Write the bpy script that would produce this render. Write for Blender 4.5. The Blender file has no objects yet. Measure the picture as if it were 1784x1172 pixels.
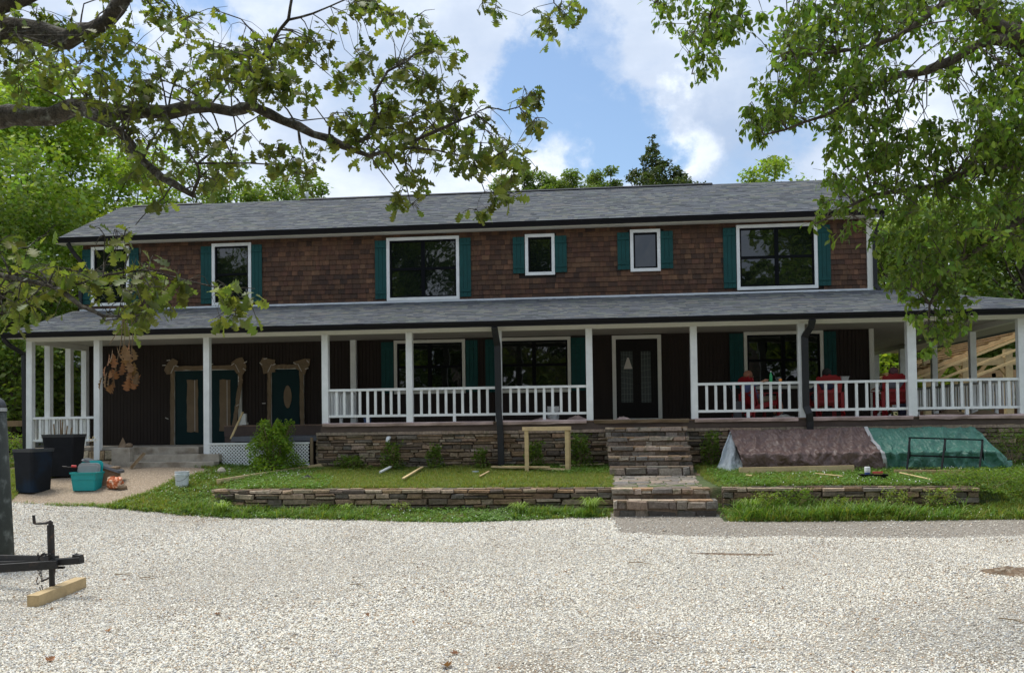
import bpy, math, random
import numpy as np
from math import radians, sin, cos, pi, sqrt
from mathutils import Vector, Matrix

# ---------------------------------------------------------------- camera
SC = bpy.context.scene
COL = SC.collection
FPX, YAW, PIT, ROL, CY = 1600.0, .10268, .02644, -.01313, 690.64
EZ = 2.3
_f = np.array([-sin(YAW)*cos(PIT), cos(YAW)*cos(PIT), sin(PIT)])
_r = np.array([cos(YAW), sin(YAW), 0.0]); _u = np.cross(_r, _f)
CA = cos(ROL)*_r+sin(ROL)*_u; CB = -sin(ROL)*_r+cos(ROL)*_u; CF = _f
cam = bpy.data.cameras.new('camera'); camo = bpy.data.objects.new('camera', cam); COL.objects.link(camo)
camo.matrix_world = Matrix(((CA[0], CB[0], -CF[0], 0), (CA[1], CB[1], -CF[1], 0), (CA[2], CB[2], -CF[2], EZ), (0, 0, 0, 1)))
cam.sensor_width = 36; cam.lens = 36*FPX/1784; cam.shift_y = (CY-586)/1784
cam.clip_start = .1; cam.clip_end = 2000
SC.camera = camo

# ---------------------------------------------------------------- light, sky, exposure
SUN_EL, SUN_AZ = radians(66), radians(292)      # azimuth clockwise from +Y: high sun on the left, slightly behind the house front
SC.view_settings.view_transform = 'Standard'; SC.view_settings.look = 'None'
SC.view_settings.gamma = 1; SC.view_settings.use_curve_mapping = False
SC.view_settings.exposure = 0.52
SC.cycles.use_denoising = True
SC.cycles.max_bounces = 8; SC.cycles.transparent_max_bounces = 12
sun = bpy.data.lights.new('sun', 'SUN'); sun.energy = 2.7; sun.angle = radians(28); sun.color = (1, .96, .87)
suno = bpy.data.objects.new('sun', sun); COL.objects.link(suno)
sd = Vector((sin(SUN_AZ)*cos(SUN_EL), cos(SUN_AZ)*cos(SUN_EL), sin(SUN_EL)))
suno.rotation_euler = sd.to_track_quat('Z', 'Y').to_euler()
W = bpy.data.worlds.new('World'); SC.world = W; W.use_nodes = True
def world():
    N = W.node_tree.nodes; L = W.node_tree.links; N.clear()
    out = N.new('ShaderNodeOutputWorld'); bg = N.new('ShaderNodeBackground'); bg.inputs[1].default_value = .12
    sky = N.new('ShaderNodeTexSky'); sky.sky_type = 'NISHITA'; sky.sun_disc = False
    sky.sun_elevation = SUN_EL; sky.sun_rotation = SUN_AZ; sky.dust_density = 1.5; sky.ozone_density = 2
    tc = N.new('ShaderNodeTexCoord')
    def ray(px, py):
        d = CA*(px-892)/FPX-CB*(py-CY)/FPX+CF; return Vector(d/np.linalg.norm(d))
    def blob(px, py, lo, hi):                     # 1 near that compass direction of the sky, 0 away
        v = N.new('ShaderNodeVectorMath'); v.operation = 'DOT_PRODUCT'; L.new(wv.outputs[0], v.inputs[0]); v.inputs[1].default_value = ray(px, py)
        m = N.new('ShaderNodeMapRange'); m.interpolation_type = 'SMOOTHSTEP'
        m.inputs[1].default_value = cos(radians(hi)); m.inputs[2].default_value = cos(radians(lo)); L.new(v.outputs['Value'], m.inputs[0]); return m.outputs[0]
    # direction warped by noise so openings between the clouds get ragged edges
    n0 = N.new('ShaderNodeTexNoise'); n0.inputs['Scale'].default_value = 5; n0.inputs['Detail'].default_value = 8; n0.inputs['Roughness'].default_value = .6
    L.new(tc.outputs['Generated'], n0.inputs['Vector'])
    sb = N.new('ShaderNodeVectorMath'); sb.operation = 'SUBTRACT'; L.new(n0.outputs['Color'], sb.inputs[0]); sb.inputs[1].default_value = (.5, .5, .5)
    scv = N.new('ShaderNodeVectorMath'); scv.operation = 'SCALE'; L.new(sb.outputs[0], scv.inputs[0]); scv.inputs['Scale'].default_value = .34
    wv = N.new('ShaderNodeVectorMath'); wv.operation = 'ADD'; L.new(tc.outputs['Generated'], wv.inputs[0]); L.new(scv.outputs[0], wv.inputs[1])
    nv = N.new('ShaderNodeVectorMath'); nv.operation = 'NORMALIZE'; L.new(wv.outputs[0], nv.inputs[0]); wv = nv
    def mx(a, b, op='MAXIMUM'):
        m = N.new('ShaderNodeMath'); m.operation = op
        for i, s in enumerate((a, b)):
            if isinstance(s, (int, float)): m.inputs[i].default_value = s
            else: L.new(s, m.inputs[i])
        return m.outputs[0]
    hole = mx(blob(975, 150, 1.5, 5.2), blob(1060, 225, 1.2, 4.6)); hole = mx(hole, mx(blob(1060, 60, .5, 3.5), .6, 'MULTIPLY'))
    hole = mx(hole, mx(blob(1290, 300, .5, 4.5), .55, 'MULTIPLY'), 'MAXIMUM')
    hole = mx(hole, mx(blob(330, 30, .8, 3.4), .9, 'MULTIPLY')); hole = mx(hole, mx(blob(165, 130, .6, 3), .8, 'MULTIPLY'))
    n1 = N.new('ShaderNodeTexNoise'); n1.inputs['Scale'].default_value = 9; n1.inputs['Detail'].default_value = 10; n1.inputs['Roughness'].default_value = .66
    mp = N.new('ShaderNodeMapping'); mp.inputs['Scale'].default_value = (1, 1, 1.9); mp.inputs['Location'].default_value = (3.1, .4, 1.7)
    L.new(tc.outputs['Generated'], mp.inputs[0]); L.new(mp.outputs[0], n1.inputs['Vector'])
    # cloud cover = 1 - hole, frayed
    fr = mx(mx(mx(n1.outputs['Fac'], .5, 'SUBTRACT'), 1.5, 'MULTIPLY'), mx(1, mx(hole, 1.05, 'MULTIPLY'), 'SUBTRACT'), 'ADD')
    cov = N.new('ShaderNodeMapRange'); cov.interpolation_type = 'SMOOTHSTEP'; cov.inputs[1].default_value = .0; cov.inputs[2].default_value = 1.1; L.new(fr, cov.inputs[0])
    cr = N.new('ShaderNodeValToRGB'); e = cr.color_ramp.elements
    e[0].position = .3; e[0].color = (3.0, 3.7, 4.9, 1); e[1].position = .72; e[1].color = (6.6, 7.0, 7.6, 1)
    k = e.new(.5); k.color = (4.1, 4.7, 5.7, 1)
    n2 = N.new('ShaderNodeTexNoise'); n2.inputs['Scale'].default_value = 4.5; n2.inputs['Detail'].default_value = 7; n2.inputs['Roughness'].default_value = .55
    mp2 = N.new('ShaderNodeMapping'); mp2.inputs['Location'].default_value = (8.3, 2.2, .6); mp2.inputs['Scale'].default_value = (1, 1, 1.6)
    L.new(tc.outputs['Generated'], mp2.inputs[0]); L.new(mp2.outputs[0], n2.inputs['Vector'])
    br = mx(n2.outputs['Fac'], mx(blob(1175, 215, .6, 3.2), .28, 'MULTIPLY'), 'ADD')
    br = mx(br, mx(blob(1290, 260, 2, 6), .12, 'MULTIPLY'), 'SUBTRACT')
    sp = N.new('ShaderNodeSeparateXYZ'); L.new(tc.outputs['Generated'], sp.inputs[0])
    hz = N.new('ShaderNodeMapRange'); hz.inputs[1].default_value = .3; hz.inputs[2].default_value = .1; hz.inputs[3].default_value = 0; hz.inputs[4].default_value = .1
    L.new(sp.outputs['Z'], hz.inputs[0]); br = mx(br, hz.outputs[0], 'ADD')
    L.new(br, cr.inputs[0])
    mc = N.new('ShaderNodeMix'); mc.data_type = 'RGBA'; L.new(cov.outputs[0], mc.inputs[0])
    gain = N.new('ShaderNodeMix'); gain.data_type = 'RGBA'; gain.blend_type = 'MULTIPLY'; gain.inputs[0].default_value = 1
    L.new(sky.outputs[0], gain.inputs[6]); gain.inputs[7].default_value = (.98, 1.04, 1.05, 1)
    L.new(gain.outputs[2], mc.inputs[6]); L.new(cr.outputs[0], mc.inputs[7])
    L.new(mc.outputs[2], bg.inputs[0]); L.new(bg.outputs[0], out.inputs[0])
world()

# ---------------------------------------------------------------- helpers
R = random.Random(7); NR = np.random.default_rng(7)
def ray(x, y): return CA*(x-892)/FPX-CB*(y-CY)/FPX+CF
def PY(x, y, Y):                                  # the point seen at photo pixel x, y that lies at depth Y
    d = ray(x, y); t = Y/d[1]; return Vector((d[0]*t, Y, EZ+d[2]*t))
def px2(q):
    q = np.asarray(q, float)-np.array([0, 0, EZ]); return 892+FPX*(q@CA)/(q@CF), CY-FPX*(q@CB)/(q@CF)
def sm(t): t = np.clip(t, 0, 1); return t*t*(3-2*t)
def lerp(a, b, t): return a+(b-a)*t
WX0, WX1 = -7.75, 7.2                             # extent of the low retaining wall
def gz(X, Y):                                     # height of the ground
    X = np.asarray(X, float); Y = np.asarray(Y, float)
    b = np.interp(Y, [-40, 2, 11, 18, 19, 22.4, 30, 60, 120], [-.2, -.05, 0, .32, .47, .77, .95, 2.5, 6])
    w = sm((X-(WX0-1.1))/1.2)*sm((WX1+.9-X)/1.0)
    sharp = sm((Y-19.02)/.14); soft = sm((Y-18.5)/3.2)
    S = lerp(soft, sharp, w)
    softr = sm((Y-18.6)/1.6); S = np.where(X > 5, lerp(softr, sharp, w), S)
    z = b+.41*S+.24*sm((-7.5-X)/3.5)*(1-.5*S)*sm((Y-13)/5)
    # stone path between the two flights of steps is level with the treads
    return z+.012*np.sin(X*1.7+Y*.9)*sm((18-Y)/2)
def G(x, y):                                      # the ground point seen at photo pixel x, y
    d = ray(x, y); t = 5.0
    for _ in range(1400):
        t += .025
        if EZ+d[2]*t < gz(d[0]*t, d[1]*t): break
    return Vector((d[0]*t, d[1]*t, float(gz(d[0]*t, d[1]*t))))
def inpoly(X, Y, P):
    P = np.asarray(P, float); c = np.zeros(np.shape(X), bool); j = len(P)-1
    for i in range(len(P)):
        xi, yi, xj, yj = P[i][0], P[i][1], P[j][0], P[j][1]
        c ^= ((yi > Y) != (yj > Y)) & (X < (xj-xi)*(Y-yi)/((yj-yi) or 1e-9)+xi); j = i
    return c

# ---- materials
def mat(name, col, rough=.7, var=.0, vscale=4, bump=0, bscale=40, metal=0, tint=False, spec=.5, bdist=.01, trans=0, col2=None, c2s=3, c2lo=.5, c2hi=.62, alpha=1, coat=0, stretch=None, tintamt=1):
    m = bpy.data.materials.new(name); m.use_nodes = True; N = m.node_tree.nodes; L = m.node_tree.links
    b = N['Principled BSDF']; b.inputs['Roughness'].default_value = rough; b.inputs['Metallic'].default_value = metal
    b.inputs['Specular IOR Level'].default_value = spec; b.inputs['Coat Weight'].default_value = coat
    tc = N.new('ShaderNodeTexCoord'); vec = tc.outputs['Object']
    if stretch:
        mp = N.new('ShaderNodeMapping'); mp.inputs['Scale'].default_value = stretch; L.new(vec, mp.inputs[0]); vec = mp.outputs[0]
    cur = None
    rgb = N.new('ShaderNodeRGB'); rgb.outputs[0].default_value = (*col, 1); cur = rgb.outputs[0]
    def mul(a, bsock, fac=1, bt='MULTIPLY'):
        x = N.new('ShaderNodeMix'); x.data_type = 'RGBA'; x.blend_type = bt; x.inputs[0].default_value = fac
        L.new(a, x.inputs[6]); L.new(bsock, x.inputs[7]); return x.outputs[2]
    if col2:
        n = N.new('ShaderNodeTexNoise'); n.inputs['Scale'].default_value = c2s; n.inputs['Detail'].default_value = 6; L.new(vec, n.inputs['Vector'])
        r = N.new('ShaderNodeMapRange'); r.inputs[1].default_value = c2lo; r.inputs[2].default_value = c2hi; L.new(n.outputs['Fac'], r.inputs[0])
        x = N.new('ShaderNodeMix'); x.data_type = 'RGBA'; L.new(r.outputs[0], x.inputs[0]); L.new(cur, x.inputs[6]); x.inputs[7].default_value = (*col2, 1); cur = x.outputs[2]
    if var:
        n = N.new('ShaderNodeTexNoise'); n.inputs['Scale'].default_value = vscale; n.inputs['Detail'].default_value = 8; n.inputs['Roughness'].default_value = .65; L.new(vec, n.inputs['Vector'])
        r = N.new('ShaderNodeMapRange'); r.inputs[1].default_value = .3; r.inputs[2].default_value = .7; r.inputs[3].default_value = 1-var; r.inputs[4].default_value = 1+var; r.clamp = False; L.new(n.outputs['Fac'], r.inputs[0])
        cur = mul(cur, r.outputs[0])
    if tint:
        a = N.new('ShaderNodeAttribute'); a.attribute_name = 'Col'; cur = mul(cur, a.outputs['Color'], tintamt)
    L.new(cur, b.inputs['Base Color'])
    if bump:
        n = N.new('ShaderNodeTexNoise'); n.inputs['Scale'].default_value = bscale; n.inputs['Detail'].default_value = 6; n.inputs['Roughness'].default_value = .6; L.new(vec, n.inputs['Vector'])
        bp = N.new('ShaderNodeBump'); bp.inputs['Strength'].default_value = bump; bp.inputs['Distance'].default_value = bdist; L.new(n.outputs['Fac'], bp.inputs['Height']); L.new(bp.outputs[0], b.inputs['Normal'])
    if trans:
        t = N.new('ShaderNodeBsdfTranslucent'); L.new(mul(cur, N_rgb(N, (1.25, 1.35, .5))), t.inputs[0])
        ms = N.new('ShaderNodeMixShader'); ms.inputs[0].default_value = trans; L.new(b.outputs[0], ms.inputs[1]); L.new(t.outputs[0], ms.inputs[2]); L.new(ms.outputs[0], N['Material Output'].inputs[0])
    if alpha < 1: b.inputs['Alpha'].default_value = alpha
    return m
def N_rgb(N, c):
    x = N.new('ShaderNodeRGB'); x.outputs[0].default_value = (*c, 1); return x.outputs[0]

# ---- objects
def tag(o, label=None, cat=None, group=None, kind=None):
    if label: o['label'] = label
    if cat: o['category'] = cat
    if group: o['group'] = group
    if kind: o['kind'] = kind
    return o
def thing(name, label, cat, loc=(0, 0, 0), group=None):
    o = bpy.data.objects.new(name, None); COL.objects.link(o); o.location = loc; o.empty_display_size = .1
    o['org'] = tuple(loc); return tag(o, label, cat, group)
def copy_tree(o, parent=None):
    c = o.copy(); COL.objects.link(c); c.parent = parent
    for ch in list(o.children): copy_tree(ch, c)
    return c
class MB:
    def __init__(s): s.v = []; s.f = []; s.c = []; s.n = 0; s.m = []
    def add(s, v, f, c=None, mi=0):
        v = [tuple(map(float, p)) for p in v]; s.v += v
        for q in f: s.f.append(tuple(i+s.n for i in q)); s.c.append(c or (1, 1, 1)); s.m.append(mi)
        s.n += len(v); return s
    def box(s, a, b, c=None, M=None, mi=0):
        x0, y0, z0 = a; x1, y1, z1 = b
        v = [(x0, y0, z0), (x1, y0, z0), (x1, y1, z0), (x0, y1, z0), (x0, y0, z1), (x1, y0, z1), (x1, y1, z1), (x0, y1, z1)]
        if M is not None: v = [M @ Vector(p) for p in v]
        return s.add(v, [(0, 3, 2, 1), (4, 5, 6, 7), (0, 1, 5, 4), (1, 2, 6, 5), (2, 3, 7, 6), (3, 0, 4, 7)], c, mi)
    def beam(s, p, q, w, h, c=None, up=(0, 0, 1), mi=0):   # a rectangular bar from p to q
        p = Vector(p); q = Vector(q); d = (q-p); l = d.length; d.normalize(); up = Vector(up)
        if abs(d.dot(up)) > .98: up = Vector((0, 1, 0))
        sx = d.cross(up).normalized(); uz = sx.cross(d)
        M = Matrix((( sx[0], d[0], uz[0], p[0]), (sx[1], d[1], uz[1], p[1]), (sx[2], d[2], uz[2], p[2]), (0, 0, 0, 1)))
        return s.box((-w/2, 0, -h/2), (w/2, l, h/2), c, M, mi)
    def tube(s, pts, rad, n=8, c=None, cap=True, mi=0):
        pts = [Vector(p) for p in pts]; k = len(pts)
        if not hasattr(rad, '__len__'): rad = [rad]*k
        v = []; f = []; ref = None
        for i, p in enumerate(pts):
            d = (pts[min(i+1, k-1)]-pts[max(i-1, 0)]).normalized()
            if ref is None: ref = Vector((0, 0, 1)) if abs(d.z) < .9 else Vector((1, 0, 0))
            x = (ref-d*ref.dot(d)).normalized(); ref = x; y = d.cross(x)
            for j in range(n): a = 2*pi*j/n; v.append(p+(x*cos(a)+y*sin(a))*rad[i])
        for i in range(k-1):
            for j in range(n): f.append((i*n+j, i*n+(j+1) % n, (i+1)*n+(j+1) % n, (i+1)*n+j))
        if cap: f.append(tuple(range(n))[::-1]); f.append(tuple(range((k-1)*n, k*n)))
        return s.add(v, f, c, mi)
    def lathe(s, o, prof, n=20, c=None, axis=(0, 0, 1), mi=0):  # prof: (radius, height) pairs
        q = Vector((0, 0, 1)).rotation_difference(Vector(axis)); o = Vector(o); v = []; f = []; k = len(prof)
        for r, h in prof:
            for j in range(n): a = 2*pi*j/n; v.append(o+q @ Vector((r*cos(a), r*sin(a), h)))
        for i in range(k-1):
            for j in range(n): f.append((i*n+j, i*n+(j+1) % n, (i+1)*n+(j+1) % n, (i+1)*n+j))
        f.append(tuple(range(n))[::-1]); f.append(tuple(range((k-1)*n, k*n)))
        return s.add(v, f, c, mi)
    def prism(s, poly, d, c=None, mi=0):              # extrude a 3-D outline along d
        n = len(poly); d = Vector(d); v = [Vector(p) for p in poly]+[Vector(p)+d for p in poly]
        f = [tuple(range(n))[::-1], tuple(range(n, 2*n))]+[(i, (i+1) % n, n+(i+1) % n, n+i) for i in range(n)]
        return s.add(v, f, c, mi)
    def build(s, name, m, parent=None, smooth=False, bevel=0):
        me = bpy.data.meshes.new(name)
        r = parent
        while r is not None and r.parent is not None: r = r.parent
        o0 = Vector(r['org']) if (r is not None and 'org' in r.keys()) else Vector((0, 0, 0))
        me.from_pydata([(p[0]-o0[0], p[1]-o0[1], p[2]-o0[2]) for p in s.v], [], s.f)
        if s.f:
            at = me.attributes.new('Col', 'FLOAT_COLOR', 'CORNER')
            cnt = [len(p) for p in s.f]; arr = np.repeat(np.array([(c[0], c[1], c[2], 1) for c in s.c], np.float32), cnt, axis=0)
            at.data.foreach_set('color', arr.ravel())
        for q in (m if isinstance(m, (list, tuple)) else [m]): me.materials.append(q)
        if any(s.m): me.polygons.foreach_set('material_index', s.m)
        if smooth: me.polygons.foreach_set('use_smooth', [True]*len(me.polygons))
        me.update(); o = bpy.data.objects.new(name, me); COL.objects.link(o); o.parent = parent
        if bevel:
            b = o.modifiers.new('b', 'BEVEL'); b.width = bevel; b.segments = 2; b.limit_method = 'ANGLE'
        return o
def npmesh(name, V, F, m, parent=None, col=None, smooth=False):   # fast numpy mesh; F is (n,k); col is (n,3) per face
    me = bpy.data.meshes.new(name); n, k = F.shape
    if parent is not None:
        r = parent
        while r.parent is not None: r = r.parent
        if 'org' in r.keys(): V = V-np.array(tuple(r['org']))
    me.vertices.add(len(V)); me.vertices.foreach_set('co', np.ascontiguousarray(V, np.float32).ravel())
    me.loops.add(n*k); me.loops.foreach_set('vertex_index', np.ascontiguousarray(F, np.int32).ravel())
    me.polygons.add(n); me.polygons.foreach_set('loop_start', np.arange(0, n*k, k, dtype=np.int32))
    me.update(calc_edges=True)
    if col is not None:
        at = me.attributes.new('Col', 'FLOAT_COLOR', 'CORNER'); a = np.ones((n, k, 4), np.float32); a[:, :, :3] = col[:, None, :]
        at.data.foreach_set('color', a.ravel())
    if smooth: me.polygons.foreach_set('use_smooth', np.ones(n, bool))
    me.materials.append(m); o = bpy.data.objects.new(name, me); COL.objects.link(o); o.parent = parent; return o
def scatter(name, pts, rot, scl, protos, kind_label):              # instances of the proto meshes on points: stuff nobody could count
    pm = bpy.data.meshes.new(name); pm.vertices.add(len(pts)); pm.vertices.foreach_set('co', np.asarray(pts, np.float32).ravel())
    for nm, dt, arr in (('rt', 'FLOAT_VECTOR', rot), ('sc', 'FLOAT_VECTOR', scl)):
        a = pm.attributes.new(nm, dt, 'POINT'); a.data.foreach_set('vector', np.asarray(arr, np.float32).ravel())
    a = pm.attributes.new('pk', 'INT', 'POINT'); a.data.foreach_set('value', NR.integers(0, len(protos), len(pts)).astype(np.int32))
    o = bpy.data.objects.new(name, pm); COL.objects.link(o); tag(o, kind_label, kind='stuff')
    c = bpy.data.collections.new(name+'_source')
    for p in protos: c.objects.link(p)
    g = bpy.data.node_groups.new(name, 'GeometryNodeTree')
    g.interface.new_socket('Geometry', in_out='INPUT', socket_type='NodeSocketGeometry'); g.interface.new_socket('Geometry', in_out='OUTPUT', socket_type='NodeSocketGeometry')
    N = g.nodes; L = g.links; gi = N.new('NodeGroupInput'); go = N.new('NodeGroupOutput')
    ci = N.new('GeometryNodeCollectionInfo'); ci.inputs['Collection'].default_value = c; ci.inputs['Separate Children'].default_value = True; ci.inputs['Reset Children'].default_value = True
    ip = N.new('GeometryNodeInstanceOnPoints'); ip.inputs['Pick Instance'].default_value = True
    def na(n_, t):
        x = N.new('GeometryNodeInputNamedAttribute'); x.data_type = t; x.inputs['Name'].default_value = n_; return x.outputs['Attribute']
    L.new(gi.outputs[0], ip.inputs['Points']); L.new(ci.outputs[0], ip.inputs['Instance']); L.new(na('pk', 'INT'), ip.inputs['Instance Index'])
    e2r = N.new('FunctionNodeEulerToRotation'); L.new(na('rt', 'FLOAT_VECTOR'), e2r.inputs[0]); L.new(e2r.outputs[0], ip.inputs['Rotation'])
    L.new(na('sc', 'FLOAT_VECTOR'), ip.inputs['Scale']); L.new(ip.outputs[0], go.inputs[0])
    md = o.modifiers.new('scatter', 'NODES'); md.node_group = g; return o
def proto(name, V, F, m, smooth=False, col=None):
    o = npmesh(name, np.array(V, float), np.array(F), m, None, col, smooth); COL.objects.unlink(o); return o
def jit(c, a, r=R):
    k = 1+r.uniform(-a, a); return (c[0]*k*(1+r.uniform(-.06, .06)), c[1]*k, c[2]*k*(1+r.uniform(-.06, .06)))
# ---------------------------------------------------------------- materials
M = {}
M['white'] = mat('white_paint', (.74, .76, .75), .55, .13, 2.2, .12, 60, bdist=.003)
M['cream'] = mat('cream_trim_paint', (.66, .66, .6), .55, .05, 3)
M['ceil'] = mat('ceiling_paint', (.42, .4, .37), .7, .08, 1.5, stretch=(1, .2, 1))
M['shake'] = mat('cedar_shake', (.62, .54, .46), .8, .35, 14, .5, 90, tint=True, stretch=(1, 1, .18), bdist=.004)
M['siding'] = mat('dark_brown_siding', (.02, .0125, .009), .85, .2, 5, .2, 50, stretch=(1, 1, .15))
M['brownpaint'] = mat('brown_fascia_paint', (.085, .058, .046), .7, .2, 5)
M['shingle'] = mat('asphalt_shingle', (1, 1, 1), .9, .16, 30, .6, 220, tint=True, bdist=.003)
M['black'] = mat('black_metal', (.007, .007, .009), .5, .1, 3, spec=.18)
M['blackpipe'] = mat('downspout_metal', (.022, .023, .025), .45, .12, 3, spec=.25)
M['winblack'] = mat('black_window_frame', (.003, .004, .006), .55, spec=.1)
M['glass'] = mat('dark_window_glass', (.006, .009, .008), .02, 0, spec=.5); M['glass'].node_tree.nodes['Principled BSDF'].inputs['IOR'].default_value = 1.75
M['leaded'] = mat('leaded_glass', (.02, .03, .028), .3, .4, 30, .4, 60)
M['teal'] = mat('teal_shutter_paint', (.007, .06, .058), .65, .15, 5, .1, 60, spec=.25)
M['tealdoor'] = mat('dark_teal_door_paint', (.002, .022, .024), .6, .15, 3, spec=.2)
M['darkdoor'] = mat('dark_door', (.006, .0045, .004), .55, spec=.2)
M['kraft'] = mat('masking_paper', (.19, .135, .08), .85, .14, 4, .5, 9, bdist=.02)
M['tape'] = mat('masking_tape', (.5, .47, .42), .7)
M['stone'] = mat('fieldstone', (1, 1, 1), .92, .38, 16, .9, 34, tint=True, bdist=.02, col2=(.55, .6, .5), c2s=7, c2lo=.56, c2hi=.7)
M['mortar'] = mat('mortar', (.1, .072, .05), .95, .3, 10, .8, 40, bdist=.01)
M['conc'] = mat('concrete', (.37, .33, .27), .9, .2, 6, .4, 50, col2=(.24, .2, .15), c2s=2.5)
M['lum'] = mat('fresh_lumber', (.56, .42, .21), .7, .2, 7, .2, 60, stretch=(.3, .3, 1), tint=True)
M['lumx'] = mat('lumber_lying', (.54, .41, .22), .7, .2, 6, .2, 50, tint=True)
M['oldwood'] = mat('weathered_wood', (.2, .145, .085), .85, .3, 6, .4, 40, stretch=(1, 1, .3), tint=True)
M['rust'] = mat('rusty_black_steel', (.018, .016, .016), .6, .3, 12, .4, 60, col2=(.09, .045, .025), c2s=9, c2lo=.55, c2hi=.7)
M['steel'] = mat('black_trailer_steel', (.012, .012, .013), .55, .3, 10, .3, 60, col2=(.05, .035, .028), c2s=8, c2lo=.6, c2hi=.75)
M['bin'] = mat('grey_bin_plastic', (.011, .012, .015), .7, .25, 4, .15, 40, spec=.2)
M['binblue'] = mat('bluish_bin_plastic', (.009, .011, .015), .7, .2, 4, col2=(.008, .02, .04), c2s=1.3, spec=.2)
M['tote'] = mat('teal_tote_plastic', (.0, .3, .31), .4, .08, 4)
M['greylid'] = mat('grey_lid_plastic', (.22, .22, .22), .5, .1, 4)
M['card'] = mat('cardboard', (.23, .16, .1), .85, .15, 5)
M['orange'] = mat('orange_plastic_bag', (.5, .12, .03), .45, .3, 9, .8, 14, bdist=.03, col2=(.75, .5, .35), c2s=11, c2lo=.55, c2hi=.6)
M['bucket'] = mat('bucket_plastic', (.6, .64, .67), .45, .07, 6)
M['trunk'] = mat('tree_bark', (.085, .068, .05), .95, .5, 9, 1, 22, stretch=(1, 1, .4), bdist=.04)
M['bark'] = mat('lichened_oak_bark', (.085, .073, .055), .97, .7, 18, 1, 34, bdist=.07, col2=(.22, .23, .2), c2s=13, c2lo=.55, c2hi=.68)
def leafmat(n, c, t=.45, ro=.5): return mat(n, c, ro, .12, 1.3, tint=True, trans=t, spec=.35)
M['oakleaf'] = leafmat('oak_leaf', (.125, .16, .045), .5)
M['deadleaf'] = mat('dead_leaf', (.19, .1, .055), .8, .3, 20, tint=True, trans=.25)
M['hickleaf'] = leafmat('hickory_leaf', (.13, .205, .042), .52)
M['bgleaf'] = leafmat('sunny_leaf', (.24, .34, .065), .48)
M['bgleaf2'] = leafmat('woodland_leaf', (.16, .235, .06), .42)
M['pine'] = leafmat('cedar_foliage', (.07, .1, .04), .3)
M['shrubleaf'] = leafmat('shrub_leaf', (.17, .28, .035), .45)
M['grassm'] = leafmat('grass_blade', (.2, .265, .06), .4)
M['red'] = mat('red_chair_paint', (.26, .008, .012), .45, .08, 4)
M['brtarp'] = mat('brown_tarp', (.125, .078, .068), .38, .2, 3, 1, 9, bdist=.06, spec=.5)
M['grtarp'] = mat('green_tarp', (.06, .18, .135), .38, .2, 3, 1, 9, bdist=.06, spec=.5)
M['edge'] = mat('tarp_hem', (.42, .42, .42), .5)
M['poly'] = mat('clear_plastic_sheet', (.62, .7, .76), .22, .1, 3, .9, 6, bdist=.08, alpha=.55)
M['tub'] = mat('hot_tub_cover', (.075, .08, .09), .5, .12, 3)
M['pavroof'] = mat('roof_deck_board', (.3, .22, .13), .85, .4, 9, tint=True)
M['beige'] = mat('beige_siding', (.3, .3, .27), .8, .1, 3)

# ---------------------------------------------------------------- ground sheets
from mathutils.geometry import delaunay_2d_cdt
for k_ in ('brtarp', 'grtarp'):
    for n_ in M[k_].node_tree.nodes:
        if n_.type == 'TEX_NOISE' and n_.inputs['Scale'].default_value == 9: n_.inputs['Scale'].default_value = 4.5; n_.inputs['Distortion'].default_value = 1.6; n_.inputs['Roughness'].default_value = .5
def wavy(m):
    N = m.node_tree.nodes; L = m.node_tree.links; n = N.new('ShaderNodeTexNoise'); n.inputs['Scale'].default_value = 1.7; tc = N.new('ShaderNodeTexCoord'); L.new(tc.outputs['Object'], n.inputs['Vector'])
    b = N.new('ShaderNodeBump'); b.inputs['Strength'].default_value = .25; b.inputs['Distance'].default_value = .02; L.new(n.outputs['Fac'], b.inputs['Height']); L.new(b.outputs[0], N['Principled BSDF'].inputs['Normal'])
wavy(M['glass'])
def soilmat():
    m = mat('soil_and_short_grass', (.06, .085, .025), .95, .4, 6, .8, 30, col2=(.17, .12, .075), c2s=1.1, c2lo=.52, c2hi=.6, bdist=.03); return m
def gravelmat():
    m = mat('crushed_limestone', (.46, .42, .36), .95, .35, 8, 1, 70, bdist=.03, col2=(.24, .18, .12), c2s=.8, c2lo=.54, c2hi=.72)
    return m
M['soil'] = soilmat(); M['gravel'] = gravelmat()
M['old'] = mat('worn_chip_seal', (.2, .175, .145), .95, .55, 22, .9, 45, col2=(.42, .39, .34), c2s=32, c2lo=.58, c2hi=.64)
M['aggr'] = mat('exposed_aggregate', (.25, .19, .13), .9, .5, 26, .8, 50, col2=(.42, .35, .27), c2s=34, c2lo=.57, c2hi=.63)
M['mud'] = mat('clay_mud', (.15, .1, .06), .9, .45, 9, 1, 25, bdist=.04, col2=(.3, .25, .19), c2s=14)
def terrain():
    xs = np.concatenate([[-400, -200, -100], np.arange(-60, -20, 2), np.arange(-20, 14, .2), np.arange(14, 61, 2), [100, 200, 400]])
    ys = np.concatenate([[-60, -30, -10], np.arange(0, 18, .5), np.arange(18, 19, .1), np.arange(19, 19.2, .02), np.arange(19.2, 23, .15), np.arange(23, 40, 1), np.arange(40, 121, 5), [200, 400]])
    X, Y = np.meshgrid(xs, ys); Z = gz(X, Y)
    V = np.stack([X, Y, Z], -1).reshape(-1, 3); nx, ny = len(xs), len(ys)
    i = np.arange((nx)*(ny)).reshape(ny, nx)
    F = np.stack([i[:-1, :-1], i[:-1, 1:], i[1:, 1:], i[1:, :-1]], -1).reshape(-1, 4)
    o = npmesh('ground', V, F, M['soil'], smooth=True); tag(o, 'grassy soil ground around the house', kind='structure')
terrain()
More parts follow.
